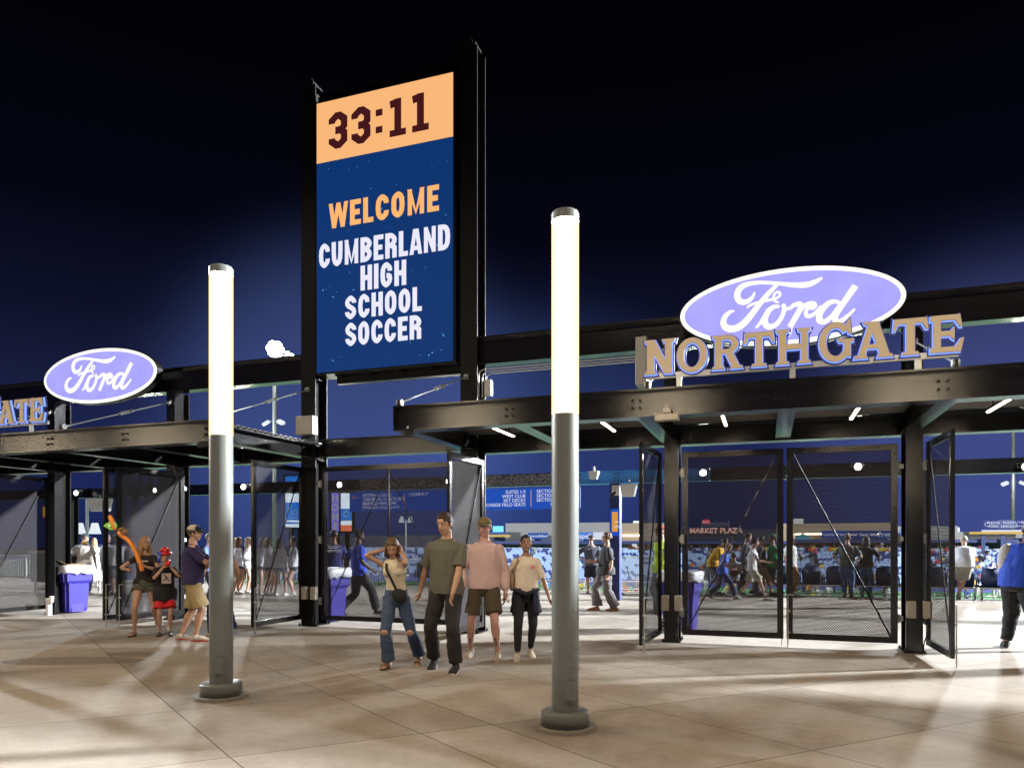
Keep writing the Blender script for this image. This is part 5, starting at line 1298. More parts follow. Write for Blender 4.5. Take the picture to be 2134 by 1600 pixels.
    if shoes:
        kind, c, sc = shoes
        for An, d, sg in ((aR, dR, 1), (aL, dL, -1)):
            g_ = MB()
            if kind in ('sneaker', 'clog'):
                hl, bl_, to, s_, u_ = foot_mesh(g_, An, d, .0035*h, 0)
                g_.tube([An-u_*.004*h+A((0, 0, .012*h if kind == 'sneaker' else -.004*h)), An-u_*.02*h], [lr*.50+.004, lr*.55+.004], 12)
                so = finish(g_, 'shoe', cloth(c, .6), root, max(.006, V*.8), 2)
            else:
                so = root; s_ = d.cross(A((0, 0, 1))).normalized(); u_ = s_.cross(d).normalized()
                st_ = MB(); 
                for f_ in (.055,) if kind == 'flipflop' else (.05, .085):
                    pts = [An+d*f_*h-u_*(.036*h)+s_*q[0]*h+u_*q[1]*h for q in ((-.027, .004), (-.022, .025), (0, .034), (.022, .025), (.027, .004))]
                    st_.tube(crom([tuple(p_) for p_ in pts], 3), [(.004*h if kind == 'flipflop' else .011*h, .002*h)]*13, 6, up=d)
                so = st_.build('strap', cloth(c, .6), root, True)
            q = MB(); hl = An-d*.038*h-u_*.043*h; to = An+d*.138*h-u_*.043*h
            n = 18; P = []
            for i in range(n):
                a = 2*math.pi*i/n; L = (to-hl).length/2*1.02; wv = (.027+.006*math.cos(a))*h
                P.append((hl+to)/2+d*L*math.cos(a)+s_*wv*math.sin(a))
            lo = [q.bm.verts.new(p_-u_*.001*h) for p_ in P]; hi = [q.bm.verts.new(p_+u_*.012*h) for p_ in P]
            q.bm.faces.new(lo[::-1]); q.bm.faces.new(hi)
            for i in range(n): q.bm.faces.new((lo[i], lo[(i+1) % n], hi[(i+1) % n], hi[i]))
            q.build('sole', cloth(sc, .6), so)
            if detail and kind == 'sneaker':
                lc = MB()
                for f_ in (.03, .045, .06): lc.tube([An+d*f_*h+u_*(.012-f_*.35)*h+s_*e for e in (-.012*h, .012*h)], .0022*h, 5)
                lc.build('lace', cloth((.5, .48, .42), .7), so)
    # ---------------------------------------------------------------- hair, cap, face
    hk, hc_ = hair; hmat = cloth(hc_, .55, 60)
    if hk != 'none':
        g_ = MB()
        if hk in ('short', 'long', 'tied', 'curly', 'bob'):
            g_.ell(hp(0, -.012, .020), ((HW+.004)*h, .055*k*h, .050*k*h), rot, 18, 12)
            g_.ell(hp(0, .004, .050*k), (.036*k*h, .038*k*h, .017*k*h), rot, 14, 8)
            if hk != 'tied':
                for e in (-1, 1): g_.ell(hp(e*.036*k, -.016, .008), (.012*h, .034*h, .032*h), rot, 10, 8)
            else: g_.tube([hp(0, -.055*k, .0), hp(0, -.07, -.03), hp(.02, -.065, -.09)], [.014*h, .013*h, .006*h], 8)
        if hk in ('long', 'bob'):
            ln_ = .17 if hk == 'long' else .07
            for i in range(11):
                a = R(-118+i*23.6); bx, by = math.sin(a)*.041*k, -math.cos(a)*.045*k-.008
                g_.tube([hp(bx, by, .02), hp(bx*1.12, by*1.10, -.04), hp(bx*1.25, by*1.02-.004, -.04-ln_*.5), hp(bx*1.2, by*.85-.005, -.04-ln_*(1-.12*(i % 3)))], [.012*h, .016*h, .014*h, .004*h], 8)
        if hk == 'curly':
            rr_ = random.Random(rs)
            for i in range(34):
                a, z_ = rr_.uniform(0, 6.28), rr_.uniform(-.01, .065); r_ = .046*math.sqrt(max(.05, 1-(z_/.075)**2))
                yy = math.sin(a)*r_*1.15-.012
                if yy > .03 and z_ < .035: continue
                g_.ell(hp(math.cos(a)*r_, yy, z_), [.011*h]*3, seg=6, rings=5)
        ho = finish(g_, 'hair', hmat, root, max(.006, V*.75), 1, .006 if hk != 'curly' else .010, 30, rs, (1, 1, .35))
    if cap:
        kind, c1, c2 = cap
        g_ = MB(); n = 20; rings = []
        for j in range(7):
            ph = R(90*j/6); ring = []
            for i in range(n):
                a = 2*math.pi*i/n; ring.append(g_.bm.verts.new(hp(math.cos(a)*math.cos(ph)*(HW+.008), math.sin(a)*math.cos(ph)*.061*k-.006, .024+math.sin(ph)*.048*k)))
            rings.append(ring)
        for A_, B_ in zip(rings, rings[1:]):
            for i in range(n): g_.bm.faces.new((A_[i], A_[(i+1) % n], B_[(i+1) % n], B_[i]))
        bmesh.ops.remove_doubles(g_.bm, verts=g_.bm.verts[:], dist=.0005)
        co = g_.build('cap', [cloth(c1, .8), cloth(c2, .8)], root, True)
        fwd_ = hm @ A((0, 1, 0))
        for p_ in co.data.polygons:
            if (p_.center-hcen).dot(fwd_) > .012*h: p_.material_index = 1
        md = co.modifiers.new('s', 'SOLIDIFY'); md.thickness = .004
        g_ = MB(); sgn = -1 if kind == 'back' else 1; up_, dn = [], []
        for i in range(13):
            a = R(-62+i*124/12)
            for rr2, dst in ((1.0, 0), (1.0, 1)):
                r1 = .060*k if dst == 0 else .060*k+.048*math.cos(R(-62+i*124/12)*.9)
                (up_ if dst == 0 else dn).append(g_.bm.verts.new(hp(math.sin(a)*(.050 if dst == 0 else .052), sgn*(math.cos(a)*r1)-.006, .027-(.010 if dst else 0)-.01*abs(math.sin(a)))))
        for i in range(12): g_.bm.faces.new((up_[i], up_[i+1], dn[i+1], dn[i]))
        bo = g_.build('brim', cloth(c2, .8), co, True); md = bo.modifiers.new('s', 'SOLIDIFY'); md.thickness = .005
    if detail:
        for e in (-1, 1):
            g_ = MB(); g_.ell(hp(e*.0185*k, .0435*k, .006), (.0078*h, .0040*h, .0036*h), rot, 10, 8); eo = g_.build('eye', EYEW, root, True)
            g_ = MB(); g_.ell(hp(e*.0185*k, .0475*k, .006), (.0050*h, .002*h, .0038*h), rot, 8, 6); g_.build('iris', EYED, eo, True)
            g_ = MB(); g_.tube([hp(e*.008, .0500*k, .0195*k), hp(e*.019, .0500*k, .0225*k), hp(e*.029, .0440*k, .0185*k)], [.0022*h, .0026*h, .0014*h], 6); g_.build('eyebrow', BROW, root, True)
        g_ = MB(); g_.tube([hp(-.0145, .0475*k, -.0335*k), hp(-.006, .0530*k, -.0325*k), hp(.006, .0530*k, -.0325*k), hp(.0145, .0475*k, -.0335*k)], [.0018*h, .0036*h, .0036*h, .0018*h], 6); g_.build('mouth', LIP, root, True)
    J = dict(root=root, hc=hc, sp=sp, rx=rx, fy=fy, up=up, sR=sR, sL=sL, eR=eR, eL=eL, wR=wR, wL=wL, kR=kR, kL=kL, aR=aR, aL=aL, hp=hp, h=h, neck=neck0, body=body, Wd=Wd, Dp=Dp, hm=hm, lr=lr, dR=dR, dL=dL)
    return J
def part_tube(J, name, pts, rad, m_, seg=8, up=None): 
    g_ = MB(); g_.tube(pts, rad, seg, up=up); return g_.build(name, m_, J['root'], True)
def decal(J, name, t, sx, w, h_, m_, depth, parent=None, side=1):
    """small flat print wrapped on the chest/back"""
    c = J['sp'](t)+J['rx']*sx*J['h']+J['fy']*side*depth*J['h']; g_ = MB(); r, u = J['rx'], J['up']
    n = 5; vs = []
    for i in range(n+1):
        q = (i/n-.5)*w; vs.append([c+r*q*J['h']+u*e*h_*.5*J['h']-J['fy']*side*abs(q+sx)*abs(q+sx)*2.2*J['h'] for e in (-1, 1)])
    for i in range(n): g_.face([tuple(vs[i][0]), tuple(vs[i+1][0]), tuple(vs[i+1][1]), tuple(vs[i][1])])
    o = g_.build(name, m_, J['root']); md = o.modifiers.new('s', 'SOLIDIFY'); md.thickness = .004; return o
JEAN = (.045, .075, .15); JEAND = (.02, .035, .08); BLK = (.012, .012, .015)
# --- the walking group
G1 = 'people walking out through the gates'
J = person('woman in cream tank top and ripped jeans, head bent, both hands in her hair', (826, 1388), -14, 1.60, G1, 'warm', .86, 'f', ('bob', (.10, .052, .025)),
       dict(color=(.68, .60, .45), hem=.03, loose=.006, neck='tank', boxy=0, fold=.6, name='tank_top'), dict(color=JEAN, loose=.016, flare=.022, waist=.06, len=1.96), ('sandal', (.20, .10, .04), (.10, .06, .03)),
       handR=(.068, .09, .885), handL=(-.062, .10, .88), elbR=(1, .2, -.55), elbL=(-.55, .7, -1), footR=(.045, .06, 0), footL=(-.15, -.13, .03), toeL=(0, 25), lean=13, side=2, head=(8, 38), curl=.6)
# bag worn across the body
h = J['h']; a = J['sL'].lerp(J['neck'], .45)+J['up']*.02*h; fy, rx = J['fy'], J['rx']
pR = J['hc']+rx*.03*h*-1+fy*.085*h+J['up']*.05*h
g_ = MB(); g_.ell(J['sp'](.035)-rx*.045*h+fy*.092*h, (.062*h, .028*h, .052*h), Matrix.Rotation(R(-28), 3, 'Y'), 16, 10); bag = g_.build('crossbody_bag', cloth(BLK), None, True)
bag.parent = J['root']
sR_ = J['sR'].lerp(J['neck'], .42)
g_ = MB(); g_.tube(crom([tuple(sR_+J['up']*.012*h), tuple(J['sp'](.24)+rx*.035*h+fy*.088*h), tuple(J['sp'](.15)+fy*.094*h), tuple(J['sp'](.06)-rx*.035*h+fy*.10*h)], 4), [(.010*h, .003*h)]*13, 6, up=(1, 0, 0)); g_.build('bag_strap', cloth(BLK), bag, True)
for K_, A_, e in ((J['kR'], J['aR'], 1), (J['kL'], J['aL'], -1)):
    g_ = MB(); c_ = K_+Vector((0, .046*h, -.004*h)); g_.ell(c_, (.026*h, .008*h, .019*h)); kn = g_.build('bare_knee', SKIN['warm'], J['root'], True)
    g_ = MB()
    for i in range(14):
        an = i*.449; p0 = c_+Vector((math.cos(an)*.027*h, .003, math.sin(an)*.019*h)); g_.tube([p0, p0+Vector((.006*math.cos(an*3), .006, -.014))], .0022, 4)
    g_.build('frayed_thread', cloth((.55, .55, .55)), kn)

person('tall young man in olive grey tee and black jeans looking down', (930, 1395), -20, 1.865, G1, 'warm', .98, 'm', ('short', (.035, .014, .007)),
       dict(color=(.105, .105, .082), hem=-.045, loose=.022, sleeve=.78, boxy=.8), dict(color=(.016, .014, .017), loose=.020, flare=.012), ('sneaker', BLK, (.50, .44, .34)),
       handR=(.20, -.05, .475), handL=(-.085, .13, .475), elbL=(-.8, -1, 0), footR=(.105, -.06, .012), footL=(-.085, .06, 0), toeR=(6, 22), head=(-14, 20), side=-1)
J = person('man in pale pink sweatshirt, olive shorts and cap, tattooed calves', (1010, 1371), -8, 1.83, G1, 'pink', 1.05, 'm', ('short', (.22, .13, .05)),
       dict(color=(.50, .36, .36), hem=-.03, loose=.018, sleeve=1.92, boxy=.9, name='sweatshirt', mat=mat('pink_marl', (.52, .37, .37), .95, 0, 60, .25, .5, 120)), dict(color=(.070, .052, .030), len=.80, loose=.018, flare=.012), ('sneaker', (.40, .34, .26), (.45, .38, .28)), ('fwd', (.20, .15, .08), (.16, .12, .06)),
       handR=(.15, .05, .49), handL=(-.155, .03, .475), footR=(.115, -.07, .005), footL=(-.10, .06, 0), toeR=(-14, 12), toeL=(4, 0), head=(6, 4))
for K_, A_ in ((J['kR'], J['aR']), (J['kL'], J['aL'])):
    c_ = K_.lerp(A_, .62)+Vector((0, .030*J['h'], 0)); g_ = MB()
    for q in range(3): g_.ell(c_+Vector((.006*(q-1), -.004+abs(q-1)*-.001, .035*(q-1))), (.012, .006, .016), seg=8, rings=6)
    g_.build('tattoo', mat('tattoo_ink', (.07, .05, .06), .7), J['root'], True)
J = person('smiling woman in cream tee with a dark jacket tied round her waist', (1096, 1370), 4, 1.60, G1, 'tan', .95, 'f', ('tied', (.012, .009, .009)),
       dict(color=(.68, .60, .50), hem=.0, loose=.022, sleeve=.82, boxy=.75), dict(color=(.010, .011, .016), loose=.004, len=1.9, fold=.3, name='leggings'), ('sneaker', (.62, .54, .46), (.60, .55, .50)),
       handR=(.175, .04, .50), handL=(-.20, .02, .455), footR=(.075, .10, 0), footL=(-.045, -.11, .012), toeL=(8, 16), head=(-4, 0))
h = J['h']; g_ = MB(); n = 26; rr0, rr1 = [], []
lv = [(.045, .098, .080), (.0, .108, .092), (-.06, .112, .09), (-.12, .115, .088), (-.165, .118, .085)]; rings = []
for q, (t, w, d) in enumerate(lv):
    ring = []
    for i in range(n+1):
        an = R(118)+R(304)*i/n; wob = .004*math.sin(i*2.1+q)*q
        ring.append(g_.bm.verts.new(J['hc']+Vector((math.cos(an)*(w+wob)*h, math.sin(an)*(d+wob)*h, (t-.012*math.sin(i*.9)*(q > 2))*h))))
    rings.append(ring)
for A_, B_ in zip(rings, rings[1:]):
    for i in range(n): g_.bm.faces.new((A_[i], A_[i+1], B_[i+1], B_[i]))
jk = g_.build('waist_jacket', cloth((.010, .013, .035)), J['root'], True); md = jk.modifiers.new('s', 'SOLIDIFY'); md.thickness = .012
for e in (-1, 1):
    g_ = MB(); g_.tube([J['hc']+Vector((e*.095*h, .05*h, .035*h)), J['hc']+Vector((e*.04*h, .098*h, .015*h)), J['hc']+Vector((-e*.015*h, .105*h, .0*h))], [(.022*h, .012*h)]*3, 10); g_.build('tied_sleeve', cloth((.010, .013, .035)), jk, True)
p0 = J['sR'].lerp(J['neck'], .25)
g_ = MB(); g_.ell(J['sp'](.10)+J['rx']*.115*h+Vector((0, -.01, 0)), (.022*h, .055*h, .085*h), seg=14); bg_ = g_.build('shoulder_bag', cloth((.30, .22, .13)), J['root'], True)
g_ = MB(); g_.tube([p0+Vector((.0, .05*h, .0)), p0+Vector((0, .0, .028*h)), p0+Vector((0, -.05*h, 0))], [(.012*h, .004*h)]*3, 6, up=(1, 0, 0)); g_.tube([J['sp'](.17)+J['rx']*.115*h+Vector((0, .035*h, 0)), p0+Vector((.002, .05*h, .0))], [(.012*h, .004*h)]*2, 6, up=(1, 0, 0)); g_.build('bag_strap', cloth((.30, .22, .13)), bg_, True)
decal(J, 'chest_print', .215, -.050, .030, .022, mat('print_pink', (.75, .16, .22), .7), .105)
for e in (-1, 1):
    g_ = MB(); g_.ell(J['hp'](e*.050, -.002, -.032), [.0045*h]*3); g_.build('earring', M['paintwhite'], J['root'], True)

# --- left group
G2 = 'people waiting on the left of the plaza'
J = person('blonde girl in black off shoulder top and green shorts holding a long balloon', (302, 1322), -10, 1.60, G2, 'warm', .90, 'f', ('long', (.36, .20, .085)),
       dict(color=(.020, .014, .014), hem=-.01, loose=.010, sleeve=.42, boxy=.35, neck='scoop', fold=.7), dict(color=(.075, .080, .055), len=.26, loose=.018, flare=.014, waist=.035), ('flipflop', (.05, .02, .015), (.07, .035, .025)),
       handR=(.125, .14, .665), handL=(-.02, .135, .70), elbR=(1, -.6, -.2), elbL=(-1, -.3, -.4), footR=(.085, .06, 0), footL=(-.125, -.03, .0), toeR=(-10, 0), toeL=(20, 0), head=(28, 2), curl=1.1)
J = J
def chest_logo(J, t, depth, w=.05, hh=.018, col=(.55, .52, .48)):
    decal(J, 'chest_print', t, 0, w, hh, mat('print', col, .7), depth)
chest_logo(J, .225, .088, .085, .016)
# long balloon, held by the girl: its own thing
def world(J, p): 
    m_ = Matrix.Translation(J['root'].location) @ Matrix.Rotation(J['root'].rotation_euler.z, 4, 'Z'); return m_ @ Vector(p)
hw_ = world(J, J['wL']+(J['wL']-J['eL']).normalized()*.06)
dB = (hw_.x*fw[0]+hw_.y*fw[1])
bl = empty('twisted_balloon', tuple(hw_), 0, 'long orange twisted balloon with green and brown knots held up by the blonde girl', 'balloon')
def bp(px, py, dd=0.0): return atD(px, py, dB+dd)-hw_
balm = lambda c: mat('balloon', c, .22, 0, 0, spec=.7, coat=.5)
org = balm((.85, .25, .01))
g_ = MB(); P = [bp(297, 1190), bp(292, 1175), bp(282, 1148), bp(270, 1128), bp(256, 1117), bp(246, 1108)]; g_.tube(crom([tuple(p_) for p_ in P], 5), [.016]+[.033]*24+[.024], 14); g_.build('orange_stalk', org, bl, True)
g_ = MB(); P = [bp(240, 1104), bp(235, 1090), bp(231, 1080), bp(228, 1073)]; g_.tube(crom([tuple(p_) for p_ in P], 4), [.018, .028, .033, .035, .036, .036, .036, .036, .035, .033, .030, .024, .012], 12); g_.build('orange_tip', org, bl, True)
g_ = MB(); n = 20; P = [bp(233+8*math.cos(2*math.pi*k/n), 1095+7*math.sin(2*math.pi*k/n)) for k in range(n+1)]; g_.tube(P, .022, 10, caps=False); g_.tube([bp(228, 1094), bp(222, 1095, .02), bp(218, 1095, .03)], [.034, .04, .02], 10); g_.build('green_loop', balm((.30, .75, .12)), bl, True)
g_ = MB()
for a, b_ in (((246, 1105), (259, 1100)), ((246, 1110), (262, 1116)), ((258, 1112), (266, 1103)), ((248, 1114), (258, 1120)), ((255, 1106), (262, 1112))):
    q0, q1 = bp(*a), bp(*b_); g_.tube([q0, q0.lerp(q1, .25), q0.lerp(q1, .75), q1], [.012, .032, .032, .012], 10)
g_.build('brown_knot', balm((.22, .11, .03)), bl, True)

J = person('small boy in black tee and red shorts wearing a red and blue balloon hat', (344, 1323), 2, 1.36, G2, 'fair', .88, 'm', ('short', (.10, .05, .03)),
       dict(color=(.010, .010, .011), hem=-.115, loose=.024, sleeve=.85, boxy=.9), dict(color=(.52, .012, .018), len=.78, loose=.020, flare=.020), ('clog', (.10, .085, .07), (.05, .04, .035)),
       handR=(.03, .12, .80), handL=(-.055, .12, .81), elbR=(.9, -.1, -1), elbL=(-.9, -.1, -1), footR=(.06, .0, 0), footL=(-.045, .06, 0), toeR=(-10, 0), toeL=(4, 0), head=(0, 3), curl=.9)
h = J['h']; decal(J, 'square_print', .155, -.01, .10, .12, mat('print_pale', (.55, .46, .44), .7), .112)
g_ = MB(); c_ = J['sp'](.155)-J['rx']*.01*h+J['fy']*.116*h
for a, b_ in (((-.03, -.03), (0, 0)), ((0, 0), (.035, -.025)), ((0, 0), (.005, .02)), ((.005, .02), (.028, .045)), ((.005, .018), (-.018, .008))): g_.tube([c_+Vector((a[0], .002, a[1]))*h, c_+Vector((b_[0], .002, b_[1]))*h], .006*h*.8, 6)
g_.ell(c_+Vector((.008, .002, .03))*h, [.006*h]*3); g_.build('jumping_figure_print', cloth((.01, .01, .01)), J['root'])
for e in (-1, 1):
    an_ = J['aR'] if e > 0 else J['aL']; g_ = MB(); g_.tube([an_+Vector((0, 0, .075*h)), an_+Vector((0, 0, -.01*h))], [J['lr']*.55+.004, J['lr']*.5+.004], 12); g_.build('sock', cloth((.6, .58, .55)), J['root'], True)
bh = empty('balloon_hat', tuple(world(J, J['hp'](0, 0, .06))), J['root'].rotation_euler.z, 'red and blue twisted balloon hat on the small boy', 'balloon')
def L(x_, y_, z_): return Vector((x_*h, y_*h, z_*h))
for nm, c, a0, a1 in (('red_roll', (.75, .02, .02), 60, 250), ('blue_roll', (.03, .06, .65), 255, 415)):
    g_ = MB(); g_.tube([L(.066*math.cos(R(a)), .072*math.sin(R(a)), -.018) for a in range(a0, a1, 12)], .017*h, 10); g_.build(nm, balm(c), bh, True)
g_ = MB(); g_.tube([L(-.045, 0, 0), L(-.03, 0, .03), L(0, 0, .042), L(.03, 0, .03), L(.045, 0, 0)], [.013*h, .018*h, .018*h, .018*h, .013*h], 10); g_.tube([L(0, .05, 0), L(0, .03, .035), L(0, -.03, .035), L(0, -.05, 0)], .016*h, 10); g_.build('red_crown', balm((.75, .02, .02)), bh, True)
g_ = MB(); g_.tube([L(.062, .02, -.05), L(.072, .01, -.09), L(.05, .02, -.125)], [.013*h, .018*h, .012*h], 10); g_.build('blue_tail', balm((.03, .06, .65)), bh, True)
hb = empty('red_balloon', tuple(world(J, J['wL'].lerp(J['wR'], .4)+Vector((0, .05, .06)))), 0, 'shiny red balloon piece held by the small boy', 'balloon')
g_ = MB(); g_.tube([(-.05, 0, -.03), (0, 0, .01), (.05, 0, .0)], [.02, .035, .02], 12); g_.ell((.03, 0, .03), [.028]*3); g_.build('roll', balm((.75, .015, .02)), hb, True)

J = person('man in navy tee, khaki shorts and white and black cap with crossed arms', (402, 1334), 80, 1.77, G2, 'warm', 1.22, 'm', ('short', (.03, .018, .012)),
       dict(color=(.022, .016, .075), hem=-.035, loose=.018, sleeve=.80, boxy=.6), dict(color=(.33, .245, .125), len=.93, loose=.026, flare=.018), ('sneaker', (.50, .44, .38), (.45, .03, .03)), ('fwd', (.50, .43, .33), (.02, .018, .018)),
       handR=(-.02, .165, .665), handL=(.02, .16, .66), elbR=(1, .5, -.5), elbL=(-1, .5, -.5), footR=(.065, .03, 0), footL=(-.07, -.11, .0), toeL=(10, 10), head=(-2, 3), belly=.012, curl=.9)
h = J['h']; g_ = MB()
for e in (-1, 1): g_.ell(J['hp'](e*.02, .062, .045), (.016*h, .006*h, .009*h), J['hm'], 10, 6)
g_.tube([J['hp'](-.05, .0, .04), J['hp'](-.036, .052, .045), J['hp'](.036, .052, .045), J['hp'](.05, 0, .04)], .0025*h, 6); g_.build('sunglasses', mat('mirror_lens', (.02, .06, .3), .08, .6), J['root'], True)
part_tube(J, 'watch', [J['wR'].lerp(J['eR'], .05), J['wR'].lerp(J['eR'], .13)], [.023*h*.8, .024*h*.8], M['rubber'], 12)
decal(J, 'chest_print', .20, -.05, .05, .03, mat('print_grey', (.35, .35, .4), .7), .098)

J = person('woman in black sleeveless top and jeans almost hidden behind the left lamp post', (461, 1327), 200, 1.66, G2, 'warm', 1.0, 'f', ('bob', (.08, .045, .025)),
       dict(color=(.014, .013, .016), hem=-.02, loose=.012, sleeve=.15, boxy=.4), dict(color=(.025, .05, .14), loose=.014, flare=.03), ('sneaker', (.35, .22, .11), (.3, .2, .1)),
       handR=(.17, .02, .49), handL=(-.20, .0, .50), footR=(.13, .10, 0), footL=(-.105, -.12, .012), vox=.011, detail=False)
person('person in denim shirt glimpsed left of the left lamp post', (436, 1262), 60, 1.72, None, 'fair', 1.0, 'm', ('short', (.2, .17, .13)),
       dict(color=(.10, .17, .33), hem=-.04, loose=.018, sleeve=1.5), dict(color=(.02, .025, .05), loose=.012), ('sneaker', (.2, .13, .07), (.12, .08, .05)), vox=.013, detail=False, handR=(.1, .15, .62), handL=(-.1, .15, .62))

# --- concourse, lit cool white
G3 = 'people on the bright concourse'
F_ = dict(vox=.012, detail=False)
J = person('young man in charcoal printed tee and baggy cargo trousers in profile', (1262, 1272), -78, 1.74, G3, 'fair', 1.05, 'm', ('curly', (.10, .055, .03)),
       dict(color=(.035, .038, .045), hem=-.06, loose=.030, sleeve=.85, boxy=.9), dict(color=(.125, .110, .115), loose=.038, flare=.030, fold=2.2, name='cargo_trousers'), ('sneaker', (.50, .26, .12), (.40, .24, .12)),
       handR=(.05, .16, .62), handL=(-.13, -.01, .47), footR=(.05, .10, 0), footL=(-.05, -.12, 0), toeR=(0, 0), toeL=(0, 0), lean=-4, vox=.009, detail=True, head=(0, -3), curl=.7)
h = J['h']; decal(J, 'orange_figure_print', .12, .045, .05, .10, mat('print_orange', (.62, .22, .10), .7), .118)
ph = empty('phone', tuple(world(J, J['wR']+Vector((0, .08, .03)))), J['root'].rotation_euler.z, 'pale phone in the hand of the young man in the charcoal tee', 'phone'); g_ = MB(); g_.box(-.038, .038, -.075, .075, -.005, .005, .003); g_.build('case', mat('phone_lilac', (.4, .38, .7), .2), ph)
J = person('man in black cap, grey work shirt and black shorts with a hand on his hip', (1232, 1238), 175, 1.72, G3, 'pink', 1.2, 'm', ('short', (.3, .25, .2)),
       dict(color=(.085, .095, .125), hem=-.04, loose=.02, sleeve=.8), dict(color=(.012, .014, .03), len=.9, loose=.022, flare=.012), ('sneaker', (.02, .02, .025), (.02, .02, .02)), ('fwd', (.012, .012, .018), (.012, .012, .018)), handL=(-.13, -.02, .58), elbL=(-1, -.3, 0), vox=.010, detail=False)
decal(J, 'back_print', .245, 0, .085, .016, mat('print_white', (.7, .7, .75), .7), .092, side=-1)
person('man in white tee, yellow scarf and black cap walking away behind the blue bin', (176, 1238), 160, 1.76, G3, 'pink', 1.15, 'm', ('short', (.1, .07, .05)),
       dict(color=(.62, .58, .54), hem=-.03, loose=.02, sleeve=.8), dict(color=(.035, .06, .09), loose=.02, flare=.01), ('sneaker', (.12, .08, .05), (.1, .08, .06)), ('fwd', (.02, .035, .05), (.02, .035, .05)), handL=(-.24, .06, .53), handR=(.19, -.04, .46), head=(-35, 0), **F_)
J_ = [o for o in COL.objects if o.get('label', '').startswith('man in white tee, yellow')][0]
g_ = MB(); g_.tube([(.07*math.cos(k*.63), .065*math.sin(k*.63)-.0, 1.50) for k in range(11)], .028, 8, caps=False); g_.build('scarf', cloth((.65, .42, .02)), J_, True)
person('woman in a pale top walking behind the man with the yellow scarf', (196, 1222), 190, 1.66, G3, 'fair', .95, 'f', ('long', (.45, .32, .16)), dict(color=(.6, .55, .35), hem=-.02, sleeve=.6), dict(color=(.5, .4, .3), len=.4), ('sneaker', (.6, .6, .6), (.5, .5, .5)), **F_)
gw = (.66, .66, .74)
def girl(px, py, face, lb, hairc, hk='long', btm=(.02, .02, .03), blen=.32, H=1.66, topc=gw, hem=-.04, **k):
    return person(lb, (px, py), face, H, 'girls in white sports tops', 'fair', .88, 'f', (hk, hairc), dict(color=topc, hem=hem, loose=.022, sleeve=1.9, boxy=.7, name='top'), dict(color=btm, len=blen, loose=.012, flare=.01), ('sneaker', (.66, .66, .68), (.6, .6, .62)), **{**F_, **k})
girl(497, 1237, 70, 'girl with long brown hair in white top and black shorts beside the left lamp post', (.16, .08, .05))
girl(517, 1236, 60, 'girl with long blonde hair in white top and white shorts beside the open leaf', (.62, .50, .32), btm=(.62, .62, .68), handR=(.06, .12, .62), handL=(-.05, .12, .62))
girl(486, 1236, 100, 'fair haired girl mostly hidden by the left lamp post', (.55, .42, .25), btm=(.5, .5, .6))
girl(560, 1240, 60, 'girl with curly dark hair and black shorts behind the mesh leaf, in striped shoes', (.035, .02, .015), hk='long', handR=(.10, .20, .66), handL=(-.08, .2, .66))
girl(547, 1238, 30, 'girl half hidden at the left edge of the mesh leaf', (.04, .025, .02))
girl(582, 1241, 150, 'girl with long brown hair and denim shorts behind the mesh leaf', (.10, .045, .03), btm=(.10, .16, .30), footR=(.11, .0, 0), footL=(-.08, 0, 0))
girl(612, 1240, -100, 'girl with her hair up, near the hinge side of the mesh leaf', (.05, .03, .02), hk='tied', handR=(.04, .14, .62), handL=(-.04, .14, .62))
person('white shirted person behind the open leaf left of the balloon', (222, 1238), 120, 1.74, G3, 'fair', 1.1, 'm', ('short', (.3, .28, .28)), dict(color=(.5, .55, .62), hem=-.04, sleeve=.8, loose=.02), dict(color=(.05, .05, .06)), ('sneaker', (.4, .4, .4), (.3, .3, .3)), **F_)
person('person in dark cap and white shirt between the two leaves left of the girl', (243, 1240), 170, 1.74, G3, 'tan', 1.05, 'm', ('short', (.03, .02, .02)), dict(color=(.5, .5, .56), hem=-.04, sleeve=.8, loose=.02), dict(color=(.08, .08, .1), len=.9, loose=.02), ('sneaker', (.05, .05, .05), (.3, .3, .3)), ('fwd', (.02, .02, .02), (.02, .02, .02)), handR=(.2, .12, .72), **F_)
J = person('worker in navy GUEST SERVICES shirt seen from behind, through the mesh', (696, 1272), 178, 1.78, G3, 'brown', 1.12, 'm', ('short', (.012, .01, .01)),
       dict(color=(.022, .028, .14), hem=-.05, loose=.02, sleeve=.82), dict(color=(.015, .015, .02), loose=.016), ('sneaker', (.02, .02, .02), (.03, .03, .03)), **F_)
for i, s_ in enumerate(('GUEST', 'SERVICES')): text(s_, .075, tuple(J['sp'](.245-.045*i)+Vector((0, -.155, 0))), M['paintwhite'], J['root'], 'back_lettering', bold=.03)
J = person('bearded man in royal blue polo and black trousers striding behind the tower mesh', (747, 1280), 105, 1.84, G3, 'dark', 1.15, 'm', ('short', (.01, .01, .01)),
       dict(color=(.02, .06, .50), hem=-.05, loose=.022, sleeve=.85, name='polo_shirt'), dict(color=(.018, .018, .026), loose=.024, flare=.015), ('sneaker', (.02, .02, .022), (.04, .04, .04)),
       handR=(.16, .10, .52), handL=(-.15, -.06, .50), footR=(.04, .20, 0), footL=(-.04, -.20, .03), toeL=(0, 30), **F_)
g_ = MB(); g_.ell(J['hp'](0, .030, -.048), (.030*1.84, .028*1.84, .018*1.84), seg=12); g_.build('beard', cloth((.01, .009, .009)), J['root'], True)
